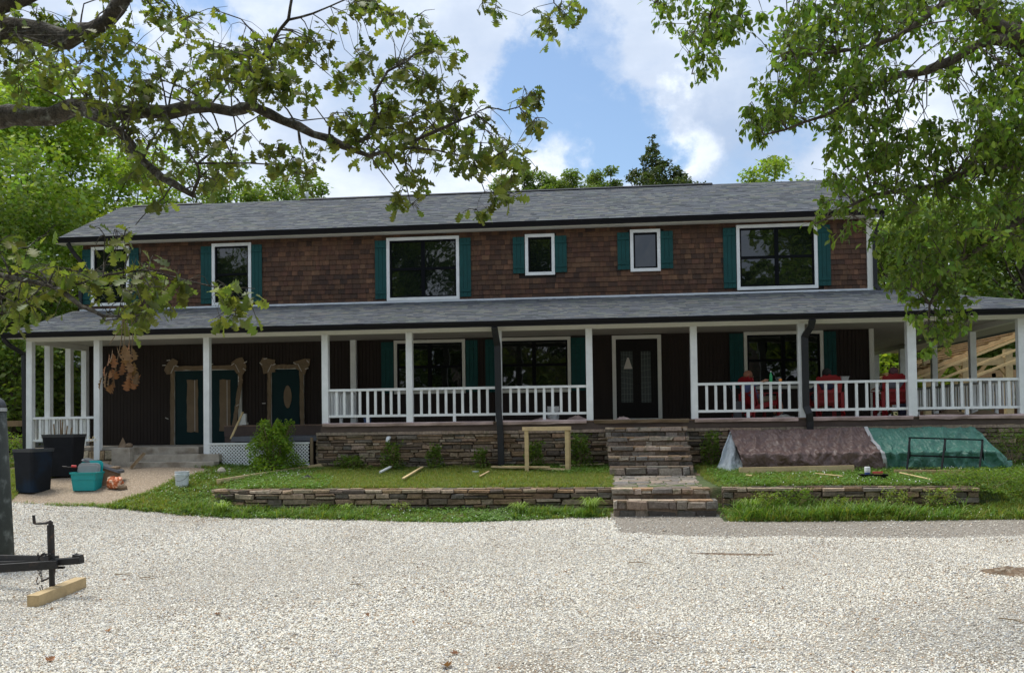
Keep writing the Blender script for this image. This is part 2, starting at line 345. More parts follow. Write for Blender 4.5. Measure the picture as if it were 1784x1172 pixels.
def sheet(name, label, poly, zo, m, step=.4, wob=.05, soft=0):
    P = []
    n = len(poly)
    for i in range(n):                                # densify and fray the outline
        a = Vector(poly[i][:2]); b = Vector(poly[(i+1) % n][:2]); k = max(1, int((b-a).length/.18)) if (a.y > 7 or b.y > 7) and max(abs(a.x), abs(b.x)) < 19 else 2
        for j in range(k):
            p = a.lerp(b, j/k); P.append(Vector((p.x+R.uniform(-wob, wob), p.y+R.uniform(-wob, wob))))
    A = np.array([(p.x, p.y) for p in P]); lo = A.min(0); hi = A.max(0)
    gx, gy = np.meshgrid(np.arange(lo[0], hi[0], step), np.arange(lo[1], hi[1], step)); gx = gx.ravel(); gy = gy.ravel()
    k = inpoly(gx, gy, A); pts = P+[Vector((x, y)) for x, y in zip(gx[k]+.013, gy[k]+.017)]
    nb = len(P)
    r = delaunay_2d_cdt(pts, [(i, (i+1) % nb) for i in range(nb)], [], 1, 1e-5)
    V = np.array([(p.x, p.y, 0) for p in r[0]]); V[:, 2] = gz(V[:, 0], V[:, 1])+zo
    o = npmesh(name, V, np.array(r[2]), m, smooth=True); tag(o, label, kind='structure'); return A
def gp(L): return [tuple(G(x, y)[:2]) for x, y in L]
gedge = gp([(0, 874), (100, 882), (190, 886), (260, 893), (330, 900), (450, 905), (600, 907), (700, 910), (800, 912), (900, 909), (1000, 904), (1058, 902), (1072, 912), (1078, 930), (1180, 936), (1300, 937), (1500, 939), (1784, 935)])
gravel_poly = [(-26, gedge[0][1]+.2)]+gedge+[(18, gedge[-1][1]), (18, -6), (-26, -6)]
GP = sheet('gravel_drive', 'white crushed limestone drive', gravel_poly, .02, M['gravel'], .5, .04)
old_poly = gp([(1060, 894), (1250, 896), (1262, 909), (1400, 909), (1600, 907), (1784, 905)])+[(18, gedge[-1][1]+1.1), (18, gedge[-1][1]-.6)]+gp([(1784, 942), (1500, 946), (1300, 944), (1180, 943), (1072, 938)])
OP = sheet('old_drive_strip', 'worn brown chip sealed strip at the foot of the steps', old_poly, .012, M['old'], .3, .02)
walk_poly = gp([(16, 876), (30, 862), (80, 838), (150, 818), (205, 816), (240, 812), (356, 816), (372, 822), (310, 835), (262, 858), (210, 876), (184, 884), (100, 880), (60, 878)])
WP = sheet('walkway', 'exposed aggregate walkway to the side steps', walk_poly, .015, M['aggr'], .3, .01)

# ---------------------------------------------------------------- stones, grass, litter
def rockprotos():
    out = []
    rr = np.random.default_rng(3)
    cols = [(.8, .76, .69), (.7, .64, .54), (.87, .84, .78), (.47, .46, .46), (.76, .71, .63), (.45, .38, .3), (.85, .81, .74), (.58, .43, .3), (.62, .62, .62), (.8, .74, .63), (.3, .27, .24), (.74, .69, .62)]
    for c in cols:
        c = (c[0]*.97, c[1]*.985, c[2]*.97)
        m = mat('limestone_chip', c, .9, .2, 60)
        t = (1+5**.5)/2
        V = np.array([(-1, t, 0), (1, t, 0), (-1, -t, 0), (1, -t, 0), (0, -1, t), (0, 1, t), (0, -1, -t), (0, 1, -t), (t, 0, -1), (t, 0, 1), (-t, 0, -1), (-t, 0, 1)])/1.9
        V = V*rr.uniform(.6, 1.15, (12, 1))*np.array([1.25, .9, .62])+rr.normal(0, .07, (12, 3))
        F = [(0, 11, 5), (0, 5, 1), (0, 1, 7), (0, 7, 10), (0, 10, 11), (1, 5, 9), (5, 11, 4), (11, 10, 2), (10, 7, 6), (7, 1, 8), (3, 9, 4), (3, 4, 2), (3, 2, 6), (3, 6, 8), (3, 8, 9), (4, 9, 5), (2, 4, 11), (6, 2, 10), (8, 6, 7), (9, 8, 1)]
        out.append(proto('chip', V, F, m))
    return out
def vis(X, Y, pad=60):                                # inside the photographed field
    Z = gz(X, Y)-EZ; q = np.stack([X, Y, Z], -1); d = q@CF; x = 892+FPX*(q@CA)/d; y = CY-FPX*(q@CB)/d
    return (d > 1) & (x > -pad) & (x < 1784+pad) & (y < 1172+pad)
def noise2(X, Y, s=1.0, seed=0):                      # cheap smooth noise
    r = np.random.default_rng(seed); v = 0
    for k in range(6):
        a = r.uniform(0, 6.28); f = s*r.uniform(.6, 2.2); v = v+np.sin((X*np.cos(a)+Y*np.sin(a))*f+r.uniform(0, 6.28))
    return v/6
def stones():
    MU = [G(1275, 968), G(1770, 1000)]
    N = 1000000; X = NR.uniform(-13.5, 12.5, N); Y = 8+(22.4-8)*NR.uniform(0, 1, N)**1.2
    k = vis(X, Y, 320) & inpoly(X+NR.normal(0, .05, N), Y+NR.normal(0, .06, N), GP) & ((X > 1.0) | (Y < 99)); X, Y = X[k], Y[k]
    bare = noise2(X, Y, .9, 5) > .27; far = Y > 15
    mud = ((X-MU[0].x)**2/.7**2+(Y-MU[0].y)**2/.09**2 < 1) | ((X-MU[1].x)**2/.42**2+(Y-MU[1].y)**2/.2**2 < 1)
    k = ~mud & (NR.uniform(0, 1, len(X)) > .5*sm((noise2(X, Y, .9, 5)+.25*noise2(X, Y, 4, 8)-.1)/.45)); X, Y = X[k], Y[k]
    xe = NR.uniform(.3, 9.5, 9000); ye = NR.uniform(15, 18.6, 9000); ke = inpoly(xe, ye, OP) & (NR.uniform(0, 1, 9000) < .4+.6*np.exp(-np.clip(ye-gedge[-1][1]-.0, 0, 9)/.22)); X = np.concatenate([X, xe[ke]]); Y = np.concatenate([Y, ye[ke]]); n = len(X)
    s = NR.uniform(.0062, .0148, n)*(1+.25*noise2(X, Y, .8, 9))*np.where(NR.uniform(0, 1, n) < .03, 1.6, 1)
    P = np.stack([X, Y, gz(X, Y)+.02+s*.25], -1); S = np.stack([s, s, s], -1)
    rt = np.stack([NR.normal(0, .35, n), NR.normal(0, .35, n), NR.uniform(0, 6.28, n)], -1)
    scatter('gravel', P, rt, S, rockprotos(), 'loose white limestone chips covering the drive')
stones()
def tuftprotos(m, nb, h, w, spread, lean, k=5):
    out = []
    for q in range(k):
        V = []; F = []; C = []
        for b in range(nb):
            a = R.uniform(0, 2*pi); r = spread*sqrt(R.random()); x, y = r*cos(a), r*sin(a); hh = h*R.uniform(.5, 1.15); d = R.uniform(0, 2*pi); ln = lean*R.uniform(.3, 1.3)*hh
            sx, sy = -sin(d)*w, cos(d)*w; i = len(V)
            V += [(x-sx, y-sy, 0), (x+sx, y+sy, 0), (x+cos(d)*ln*.35+sx*.8, y+sin(d)*ln*.35+sy*.8, hh*.6), (x+cos(d)*ln*.35-sx*.8, y+sin(d)*ln*.35-sy*.8, hh*.6), (x+cos(d)*ln+sx*.15, y+sin(d)*ln+sy*.15, hh*(1-.15*lean)), (x+cos(d)*ln-sx*.15, y+sin(d)*ln-sy*.15, hh*(1-.15*lean))]
            F += [(i, i+1, i+2, i+3), (i+3, i+2, i+4, i+5)]; c = jit((1, 1, 1), .35); c = (c[0]*R.choice([1, 1, 1, 1.6]), c[1], c[2]); C += [c, c]
        out.append(proto('tuft', V, F, m, col=np.array(C)))
    return out
def put(name, label, X, Y, s, protos, zo=0):
    n = len(X); P = np.stack([X, Y, gz(X, Y)+zo], -1); S = np.repeat(np.asarray(s)[:, None], 3, 1)*NR.uniform(.7, 1.3, (n, 1))
    rt = np.stack([NR.normal(0, .12, n), NR.normal(0, .12, n), NR.uniform(0, 6.28, n)], -1)
    scatter(name, P, rt, S, protos, label)
NOG = []                                              # ground-plan outlines with no grass (filled here: steps, walls, tarps)
def grass():
    N = 90000; X = NR.uniform(-16.5, 11, N); Y = NR.uniform(15.5, 22.6, N)
    k = vis(X, Y) & ~inpoly(X+NR.normal(0, .03, N), Y+NR.normal(0, .05, N), GP) & ~inpoly(X, Y, WP) & ~inpoly(X, Y+.02, OP)
    for P in ([(.1, 17), (2.35, 17), (2.25, 19), (2.05, 20.5), (2.05, 23), (.0, 23), (.1, 20.5)], [(WX0, 18.9), (WX1, 18.9), (WX1, 19.2), (WX0, 19.2)]): k &= ~inpoly(X, Y, P)
    k &= ~((X < -10) & (Y > 21.6) & (X > -15.2)) 
    X, Y = X[k], Y[k]
    strip = (Y < 18.9); dry = noise2(X, Y, 1.6, 11)
    u = NR.uniform(0, 1, len(X)); keep = np.where(strip & (X < -.3), u < np.clip(.75-1.5*np.clip(dry, 0, 1)-.5*sm((X+6)/2)*sm((-1.2-X)/1.5), .08, 1), u < .96-.9*np.clip(dry-.2, 0, 1))
    X, Y, strip = X[keep], Y[keep], strip[keep]; s = np.where(strip, .95+.3*(X > 2.3), .78)*(1+.5*noise2(X, Y, 2.1, 3))
    s = np.where(X < -7.6, s*1.2, s)
    P1 = tuftprotos(M['grassm'], 14, .085, .0038, .05, .7)
    put('grass', 'green lawn grass in front of the stone porch base', X, Y, s, P1)
    # coarse long grass clumps along the wall foot and drive edge
    n = 900; X = np.concatenate([NR.uniform(2.5, 9.3, n), NR.uniform(-9, -4.6, 260), NR.normal(-.45, .14, 60), NR.normal(-1.3, .3, 60)]); Y = np.concatenate([17.95+NR.uniform(0, .9, n), NR.uniform(18.1, 18.95, 260), NR.normal(18.35, .12, 60), NR.normal(18.5, .12, 60)])
    k = ~inpoly(X, Y, OP) & ~inpoly(X, Y, GP) & ((X < 2.4) | (noise2(X, Y*2, 1.3, 17)+.35*(Y < 18.4)-.1 > NR.uniform(-.3, .3, len(X)))); X, Y = X[k], Y[k]; m2 = leafmat('coarse_grass', (.14, .25, .045), .35)
    put('long_grass', 'coarse long grass at the foot of the retaining wall', X, Y, np.where(X > 2.4, 1.2, .85)*np.ones(len(X)), tuftprotos(m2, 16, .22, .006, .07, 1.1))
    # clover and weeds: small round leaves and white heads
    V = []; F = []; C = []
    pr = []
    for q in range(4):
        V = []; F = []; C = []
        for b in range(16):
            x, y, z, r = R.uniform(-.09, .09), R.uniform(-.09, .09), R.uniform(.02, .07), R.uniform(.008, .016); i = len(V); tx, ty = R.uniform(-.5, .5), R.uniform(-.5, .5)
            V += [(x+r*cos(a), y+r*sin(a), z+r*(tx*cos(a)+ty*sin(a))) for a in np.arange(6)*pi/3]; F.append((i, i+1, i+2, i+3)); F.append((i, i+3, i+4, i+5)); c = jit((.7, .95, .9), .3); C += [c, c]
        pr.append(proto('clover', V, F, M['grassm'], col=np.array(C)))
    n = 15000; X = NR.uniform(-12, 10.5, n); Y = NR.uniform(17.8, 22.3, n)
    k = ~inpoly(X, Y, GP) & ~inpoly(X, Y, WP) & ~inpoly(X, Y, OP) & ((X > 2.3) | (Y < 18.9) | (X < -7) | (noise2(X, Y, 1.2, 21) > .05)) & ~((X > .05) & (X < 2.25)); X, Y = X[k], Y[k]
    put('clover', 'low clover and broadleaf weeds in the grass', X, Y, np.full(len(X), 1.1), pr)
    wm = mat('clover_flower', (.8, .8, .74), .8); c = []
    a = np.array([(cos(t)*.009, sin(t)*.009, .06) for t in np.arange(5)*2*pi/5]+[(0, 0, .075), (0, 0, .045)])
    f = [(i, (i+1) % 5, 5) for i in range(5)]+[((i+1) % 5, i, 6) for i in range(5)]; fl = proto('clover_head', a, f, wm)
    n = 2600; X = NR.uniform(-12, 10.5, n); Y = NR.uniform(17.9, 21.6, n); k = ~inpoly(X, Y, GP) & ~inpoly(X, Y, WP) & ~inpoly(X, Y, OP) & ((X > 2.6) | ((Y < 18.9) & (X < -.4)) | (X < -7)) & (noise2(X, Y, 1.5, 2) > -.1); X, Y = X[k], Y[k]
    put('clover_flowers', 'white clover flowers dotting the grass', X, Y, np.full(len(X), 1.1), [fl])
grass()

# ---------------------------------------------------------------- stone walls and steps
SPAL = [(.2, .135, .08), (.26, .185, .12), (.14, .1, .068), (.28, .215, .15), (.17, .13, .09), (.1, .08, .062), (.22, .145, .085), (.31, .24, .17), (.15, .13, .105)]
def stone(mb, c, u, n, w, h, d, col):                 # a chamfered, knocked-about block: centre of its back face, axis u, outward n
    up = Vector((0, 0, 1)); V = []
    ch = min(w, h)*.16
    cor = [(-1, -1), (1, -1), (1, 1), (-1, 1)]; j = [(R.uniform(-.05, .05)*w, R.uniform(-.1, .1)*h) for _ in cor]
    for dep, ins in ((0, 0), (d*.66, 0), (d, ch)):
        for (a, b), (ja, jb) in zip(cor, j):
            V.append(c+u*((w/2-ins)*a+ja)+up*((h/2-ins*.8)*b+jb)+n*(dep+(R.uniform(-.012, .012) if dep else 0)))
    f = []
    for k in (0, 4):
        for i in range(4): f.append((k+i, k+(i+1) % 4, k+4+(i+1) % 4, k+4+i))
    f.append((8, 9, 10, 11)); mb.add(V, f, col)
def stonework(mb, path, zb, zt, wl=(.14, .42), hh=(.055, .13), d=.06, cap=None, pal=SPAL, gap=.012):
    # path: points (x, y) left to right seen from outside; zb, zt: functions of the distance along
    pts = [Vector((*p, 0)) for p in path]; seg = [(pts[i], pts[i+1]) for i in range(len(pts)-1)]; L = sum((b-a).length for a, b in seg)
    def at(s):
        for a, b in seg:
            l = (b-a).length
            if s <= l or (a, b) == seg[-1]: u = (b-a)/l; return a+u*min(s, l), u, Vector((u.y, -u.x, 0))
            s -= l
    rows = []; z = 0; H = max(zt(s)-zb(s) for s in np.linspace(0, L, 12))
    t = 0
    while t < H:
        h = R.uniform(*hh)
        if t == 0 and cap: h = cap
        rows.append((t, h)); t += h
    for ri, (t, h) in enumerate(rows):                # rows counted down from the top
        s = -R.uniform(0, .2)
        while s < L:
            w = R.uniform(*wl)*(1.25 if h > .1 else 1); s0, s1 = max(s, 0), min(s+w, L)
            if s1-s0 > .05:
                sc_ = (s0+s1)/2; p, u, n = at(sc_); top = zt(sc_)-t; bot = max(top-h, zb(sc_)-.12)
                if top-bot > .03 and top > zb(sc_):
                    c = jit(R.choice(pal), .22)
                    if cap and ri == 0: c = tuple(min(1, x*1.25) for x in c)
                    sub = [(top, bot)]
                    if h > .085 and R.random() < .3 and not (cap and ri == 0): mid = bot+(top-bot)*R.uniform(.4, .6); sub = [(top, mid), (mid, bot)]
                    for a_, b_ in sub:
                        stone(mb, p+Vector((0, 0, (a_+b_)/2+R.uniform(-.006, .006))), u, n, s1-s0-gap, (a_-b_)-gap, d*R.uniform(.7, 1.5), c if a_ == top else jit(R.choice(pal), .2))
            s += w
def retwall(name, label, path, zt, thick=.26):
    o = thing(name, label, 'retaining wall', (path[0][0], path[0][1], float(gz(*path[0]))))
    core = MB(); st = MB(); pts = [Vector((*p, 0)) for p in path]; acc = [0]
    for a, b in zip(pts, pts[1:]): acc.append(acc[-1]+(b-a).length)
    for i in range(len(pts)-1):
        a, b = pts[i], pts[i+1]; u = (b-a).normalized(); n = Vector((u.y, -u.x, 0))
        poly = [a+n*-.004, b+n*-.004, b-n*thick, a-n*thick]; za, zb_ = zt(acc[i])-.015, zt(acc[i+1])-.015
        lo = min(gz(p.x, p.y) for p in (a, b))-.3
        V = [Vector((p.x, p.y, lo)) for p in poly]+[Vector((poly[0].x, poly[0].y, za)), Vector((poly[1].x, poly[1].y, zb_)), Vector((poly[2].x, poly[2].y, zb_)), Vector((poly[3].x, poly[3].y, za))]
        core.add(V, [(0, 3, 2, 1), (4, 5, 6, 7), (0, 1, 5, 4), (1, 2, 6, 5), (2, 3, 7, 6), (3, 0, 4, 7)])
    L = acc[-1]
    def zb(s):
        for i in range(len(acc)-1):
            if s <= acc[i+1]+1e-6: p = pts[i].lerp(pts[i+1], (s-acc[i])/(acc[i+1]-acc[i])); return float(gz(p.x, p.y-.12))
        return .5
    stonework(st, path, zb, zt, (.2, .5), (.075, .17), .07, .08)
    # cap stones on top
    s = 0
    while s < L:
        w = R.uniform(.2, .4); s1 = min(s+w, L); i = next(k for k in range(len(acc)-1) if (s+s1)/2 <= acc[k+1]+1e-6); u = (pts[i+1]-pts[i]).normalized(); n = Vector((u.y, -u.x, 0)); c = pts[i]+u*((s+s1)/2-acc[i])
        zz = zt((s+s1)/2); Mx = Matrix(((u.x, n.x, 0, c.x), (u.y, n.y, 0, c.y), (0, 0, 1, zz), (0, 0, 0, 1)))
        st.box((-(s1-s)/2+.008, -thick*.9, -.05), ((s1-s)/2-.008, -.005, .012+R.uniform(-.006, .01)), jit(R.choice(SPAL), .2), Mx); s = s1
    core.build('mortar_core', M['mortar'], o); st.build('stonework', M['stone'], o); return o
YW = 18.98
retwall('retaining_wall', 'low dry stone retaining wall left of the lower steps, curving back at its far end', [(-8.75, 19.75), (-8.3, 19.25), (-7.7, YW), (-6, YW), (-4, YW), (-2, YW), (.14, YW)], lambda s: float(np.interp(s, [0, .67, 1.35, 1.8, 9.2], [.86, .88, .9, .9, .885])))
retwall('retaining_wall', 'low stone retaining wall with pale mortar joints right of the lower steps, ending in the clover bank', [(2.3, YW), (3.6, YW), (5, YW), (7.25, YW)], lambda s: .885+.01*sin(s))
def step_block(mb, x0, x1, y0, y1, z0, z1, rows=2, d=.045):
    mb.box((x0+.03, y0+.02, z0), (x1-.03, y1, z1-.035), (.17, .125, .09))
    h = z1-z0
    for r in range(rows):
        s = x0-R.uniform(0, .2); a = z1-h*(.47 if r else 0)*(rows > 1); b = z1-h*(1 if r or rows == 1 else .47)
        while s < x1:
            w = R.uniform(.14, .62); s0, s1 = max(s, x0), min(s+w, x1)
            if s1-s0 > .05:
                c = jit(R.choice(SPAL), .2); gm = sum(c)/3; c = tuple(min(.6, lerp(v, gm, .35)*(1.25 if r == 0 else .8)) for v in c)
                dd = d*(1.45 if r == 0 else .8)*R.uniform(.6, 1.4)
                stone(mb, Vector(((s0+s1)/2, y0+.03, (a+b)/2+R.uniform(-.008, .006))), Vector((1, 0, 0)), Vector((0, -1, 0)), s1-s0-.014, (a-b-.012)*R.uniform(.82, 1), dd, c)
            s += w
    s = x0
    while s < x1:                                     # tread flags
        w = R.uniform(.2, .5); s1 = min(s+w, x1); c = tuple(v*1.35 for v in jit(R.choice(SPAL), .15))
        mb.box((s+.006, y0-.02, z1-.04), (s1-.006, y1+.04, z1+R.uniform(-.006, .006)), c); s = s1
def steps():
    xl, xr = PY(1054, 745, 22).x, PY(1198, 745, 22).x; xl2, xr2 = PY(1062, 828, 20.7).x, PY(1209, 828, 20.7).x
    t = thing('stone_steps', 'upper flight of five fieldstone steps climbing to the porch deck', 'steps', ((xl+xr)/2, 20.7, .95))
    mb = MB(); n = 5
    for i in range(n):
        k = i/(n-1); y0 = 20.72+.31*i; z0 = 1.03+.217*i
        step_block(mb, lerp(xl2, xl, k), lerp(xr2, xr, k), y0, 22.3, z0-.03 if i else .8, z0+.217)
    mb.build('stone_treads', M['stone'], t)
    xl, xr = PY(1068, 870, 18.3).x, PY(1251, 870, 18.3).x
    t = thing('stone_steps', 'lower flight of two broad fieldstone steps up from the drive', 'steps', ((xl+xr)/2, 18.3, .4))
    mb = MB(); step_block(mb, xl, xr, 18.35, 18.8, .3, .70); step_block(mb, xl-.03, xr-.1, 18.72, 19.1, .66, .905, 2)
    mb.build('stone_treads', M['stone'], t)
    # flagstone landing
    mb = MB(); y = 19.1
    mb.add([(xl-.02, 19.05, .87), (xr-.15, 19.05, .87), (xr2+.05, 20.8, 1.03), (xl2-.05, 20.8, 1.03), (xl-.02, 19.05, .6), (xr-.15, 19.05, .6), (xr2+.05, 20.8, .6), (xl2-.05, 20.8, .6)], [(0, 1, 2, 3), (0, 4, 5, 1), (1, 5, 6, 2), (3, 7, 4, 0)], (.14, .1, .07))
    while y < 20.7:
        h = R.uniform(.13, .24); k = (y-19.1)/1.65; a = lerp(xl, xl2, k)+R.uniform(-.06, .06); b = lerp(xr-.18, xr2, k)+R.uniform(-.06, .06); x = a
        while x < b:
            w = R.uniform(.2, .5); x1 = min(x+w, b); j = lambda: R.uniform(-.025, .025); z = lambda yy: .885+.165*(yy-19.1)/1.65+R.uniform(-.004, .006)
            V = [(x+.012+j(), y+.01+j(), z(y)), (x1-.012+j(), y+.01+j(), z(y)), (x1-.012+j(), y+h-.012, z(y+h)), (x+.012+j(), y+h-.012, z(y+h))]
            V += [(p[0], p[1], p[2]-.05) for p in V]; mb.add(V, [(0, 1, 2, 3), (0, 4, 5, 1), (1, 5, 6, 2), (2, 6, 7, 3), (3, 7, 4, 0)], tuple(lerp(v, .16, .45)*1.1 for v in jit(R.choice(SPAL), .15))); x = x1
        y += h
    o = mb.build('stone_landing', M['stone']); tag(o, 'flagstone landing between the two flights of steps', kind='structure')
steps()
# ---------------------------------------------------------------- the house
WY, QY = 25.0, 22.4                                   # wall plane, porch post line
HX0, HX1 = -14.95, 7.0
DZ, SZ, CZ = 2.29, 1.75, 4.6                          # deck top, slab top, porch ceiling
house = thing('farmhouse', 'long two storey house with brown cedar shakes, teal shutters and a white railed porch', 'house', (-4, WY, .8))
def rect(x0, y0, x1, y1, Y=WY):
    a = PY(x0, (y0+y1)/2, Y); b = PY(x1, (y0+y1)/2, Y); c = PY((x0+x1)/2, y0, Y); d = PY((x0+x1)/2, y1, Y); return a.x, b.x, d.z, c.z
upw = [rect(160, 430, 226, 533), rect(370, 424, 438.5, 532), rect(674, 413, 800.5, 523), rect(915, 408, 966.5, 479.5), rect(1098, 400, 1150.5, 473), rect(1283, 390.5, 1424, 504)]
low = [rect(687, 592, 811, 685.5), rect(867, 587.5, 994.5, 683.5), rect(1296, 577, 1434.5, 677)]
upw = [(a, b, c, min(d, 7.46)) for a, b, c, d in upw]
def walls():
    mb = MB()                                         # wall body with real openings for the windows
    def wall(y0, y1, x0, x1, z0, z1, holes):
        xs = sorted({x0, x1, *[h[0] for h in holes], *[h[1] for h in holes]})
        for a, b in zip(xs, xs[1:]):
            hs = sorted([(h[2], h[3]) for h in holes if h[0] < (a+b)/2 < h[1]]); z = z0
            for p, q in hs: mb.box((a, y0, z), (b, y1, p)); z = q
            mb.box((a, y0, z), (b, y1, z1))
    ins = lambda r: (r[0]+.08, r[1]-.08, r[2]+.08, r[3]-.08)
    wall(WY+.02, WY+.16, HX0, HX1, .8, 7.54, [ins(r) for r in upw+low])
    mb.box((HX0, WY+.16, .8), (HX0+.14, 34, 7.4)); mb.box((HX1-.14, WY+.16, .8), (HX1, 34, 7.4)); mb.box((HX0, 34, .8), (HX1, 34.14, 7.2))
    for x in (HX0, HX1-.14): mb.prism([(x, WY+.16, 7.4), (x, 34, 7.4), (x, 34, 7.1), (x, 28.3, 9.3)], (.14, 0, 0))
    mb.box((HX0+.14, WY+.16, 5.0), (HX1-.14, 34, 5.2)); mb.box((HX0+.14, 29.5, .8), (HX1-.14, 29.6, 7.4))  # upper floor and an inner partition
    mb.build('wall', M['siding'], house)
    # lower siding: vertical grooved boards
    mb = MB(); x = HX0
    while x < HX1-.01:
        w = min(.2, HX1-x)
        zs = [(SZ if x < -7 else DZ-.1, CZ+.02)]
        for r in low:
            if x+w > r[0] and x < r[1]: zs = [(DZ-.1, r[2]+.02), (r[3]-.02, CZ+.02)]
        for a, b in zs:
            for q in range(2): mb.box((x+q*w/2+.004, WY, a), (x+(q+1)*w/2-.004, WY+.03, b))
        x += w
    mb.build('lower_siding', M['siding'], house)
    # cedar shakes
    mb = MB(); z = 5.5; rowh = .137; pal = [(.125, .066, .037), (.15, .083, .047), (.1, .053, .031), (.175, .1, .058), (.12, .06, .038), (.08, .044, .028)]
    ri = 0
    while z < 7.52:
        x = HX0-.02; base = R.choice(pal)
        while x < HX1-.12:
            w = R.uniform(.09, .25); x1 = min(x+w, HX1-.12); c = jit(R.choice(pal) if R.random() < .7 else base, .3)
            skip = any(x < r[1]-.05 and x1 > r[0]+.05 and z+rowh > r[2]+.05 and z < r[3]-.05 for r in upw)
            if not skip:
                dz = R.uniform(-.004, .004); z0, z1 = z+dz, min(z+rowh*1.05, 7.522); y = WY-.028+R.uniform(-.003, .003)
                V = [(x+.0025, y, z0), (x1-.0025, y, z0), (x1-.0025, WY-.006, z1), (x+.0025, WY-.006, z1), (x+.0025, WY+.02, z0), (x1-.0025, WY+.02, z0)]
                mb.add(V, [(0, 1, 2, 3), (0, 4, 5, 1), (1, 5, 2), (0, 3, 4)], c)
            x = x1
        z += rowh; ri += 1
    mb.build('shake_siding', M['shake'], house)
    mb = MB(); mb.box((HX1-.11, WY-.045, 5.55), (HX1+.03, WY+.05, 7.523)); mb.box((HX1-.1, WY-.03, DZ), (HX1+.02, WY+.05, CZ)); mb.build('corner_board', M['cream'], house)
walls()
SHP = [(.14, .155, .185), (.2, .215, .245), (.09, .1, .125), (.28, .3, .3), (.23, .255, .225), (.17, .185, .22), (.27, .27, .25), (.13, .15, .15)]
def shingles(mb, y0, z0, y1, z1, xa, xb):             # front slope: xa/xb give the x range at fraction v
    L = sqrt((y1-y0)**2+(z1-z0)**2); n = Vector((0, -(z1-z0)/L, (y1-y0)/L)); k = int(L/.137); P = lambda x, v, o=0: Vector((x, lerp(y0, y1, v), lerp(z0, z1, v)))+n*o
    for r in range(k):
        v0 = r/k; v1 = (r+1)/k; vm = v0+(v1-v0)*1.0; a, b = xa(v0), xb(v0)
        mb.add([P(a, v0, .012), P(b, v0, .012), P(b, vm, .002), P(a, vm, .002), P(a, v0, 0), P(b, v0, 0)], [(0, 1, 2, 3), (0, 4, 5, 1)], (.085, .095, .11))
        x = a+R.uniform(-.2, 0)
        while x < b:
            w = R.choice([.1, .15, .2, .28, .36])*R.uniform(.8, 1.2); s0, s1 = max(x, a), min(x+w, b)
            if s1 > s0+.02 and R.random() < .78:
                c = jit(R.choice(SHP), .08); c = tuple(lerp(.095*k_, q_*.62, .7) for q_, k_ in zip(c, (.9, 1, 1.08))); o = .017
                mb.add([P(s0, v0-.001, o), P(s1, v0-.001, o), P(s1, vm-.001, .0045), P(s0, vm-.001, .0045), P(s0, v0-.001, .002), P(s1, v0-.001, .002)], [(0, 1, 2, 3), (0, 4, 5, 1)], c)
            x += w
EY, EZu, RY, RZ = 24.68, 7.665, 28.3, 9.42
RX0, RX1 = -15.6, 7.28
PYe, PZe, PTz, HCX = 21.93, 4.69, 5.62, 11.15         # porch eave, top of porch roof, hip corner
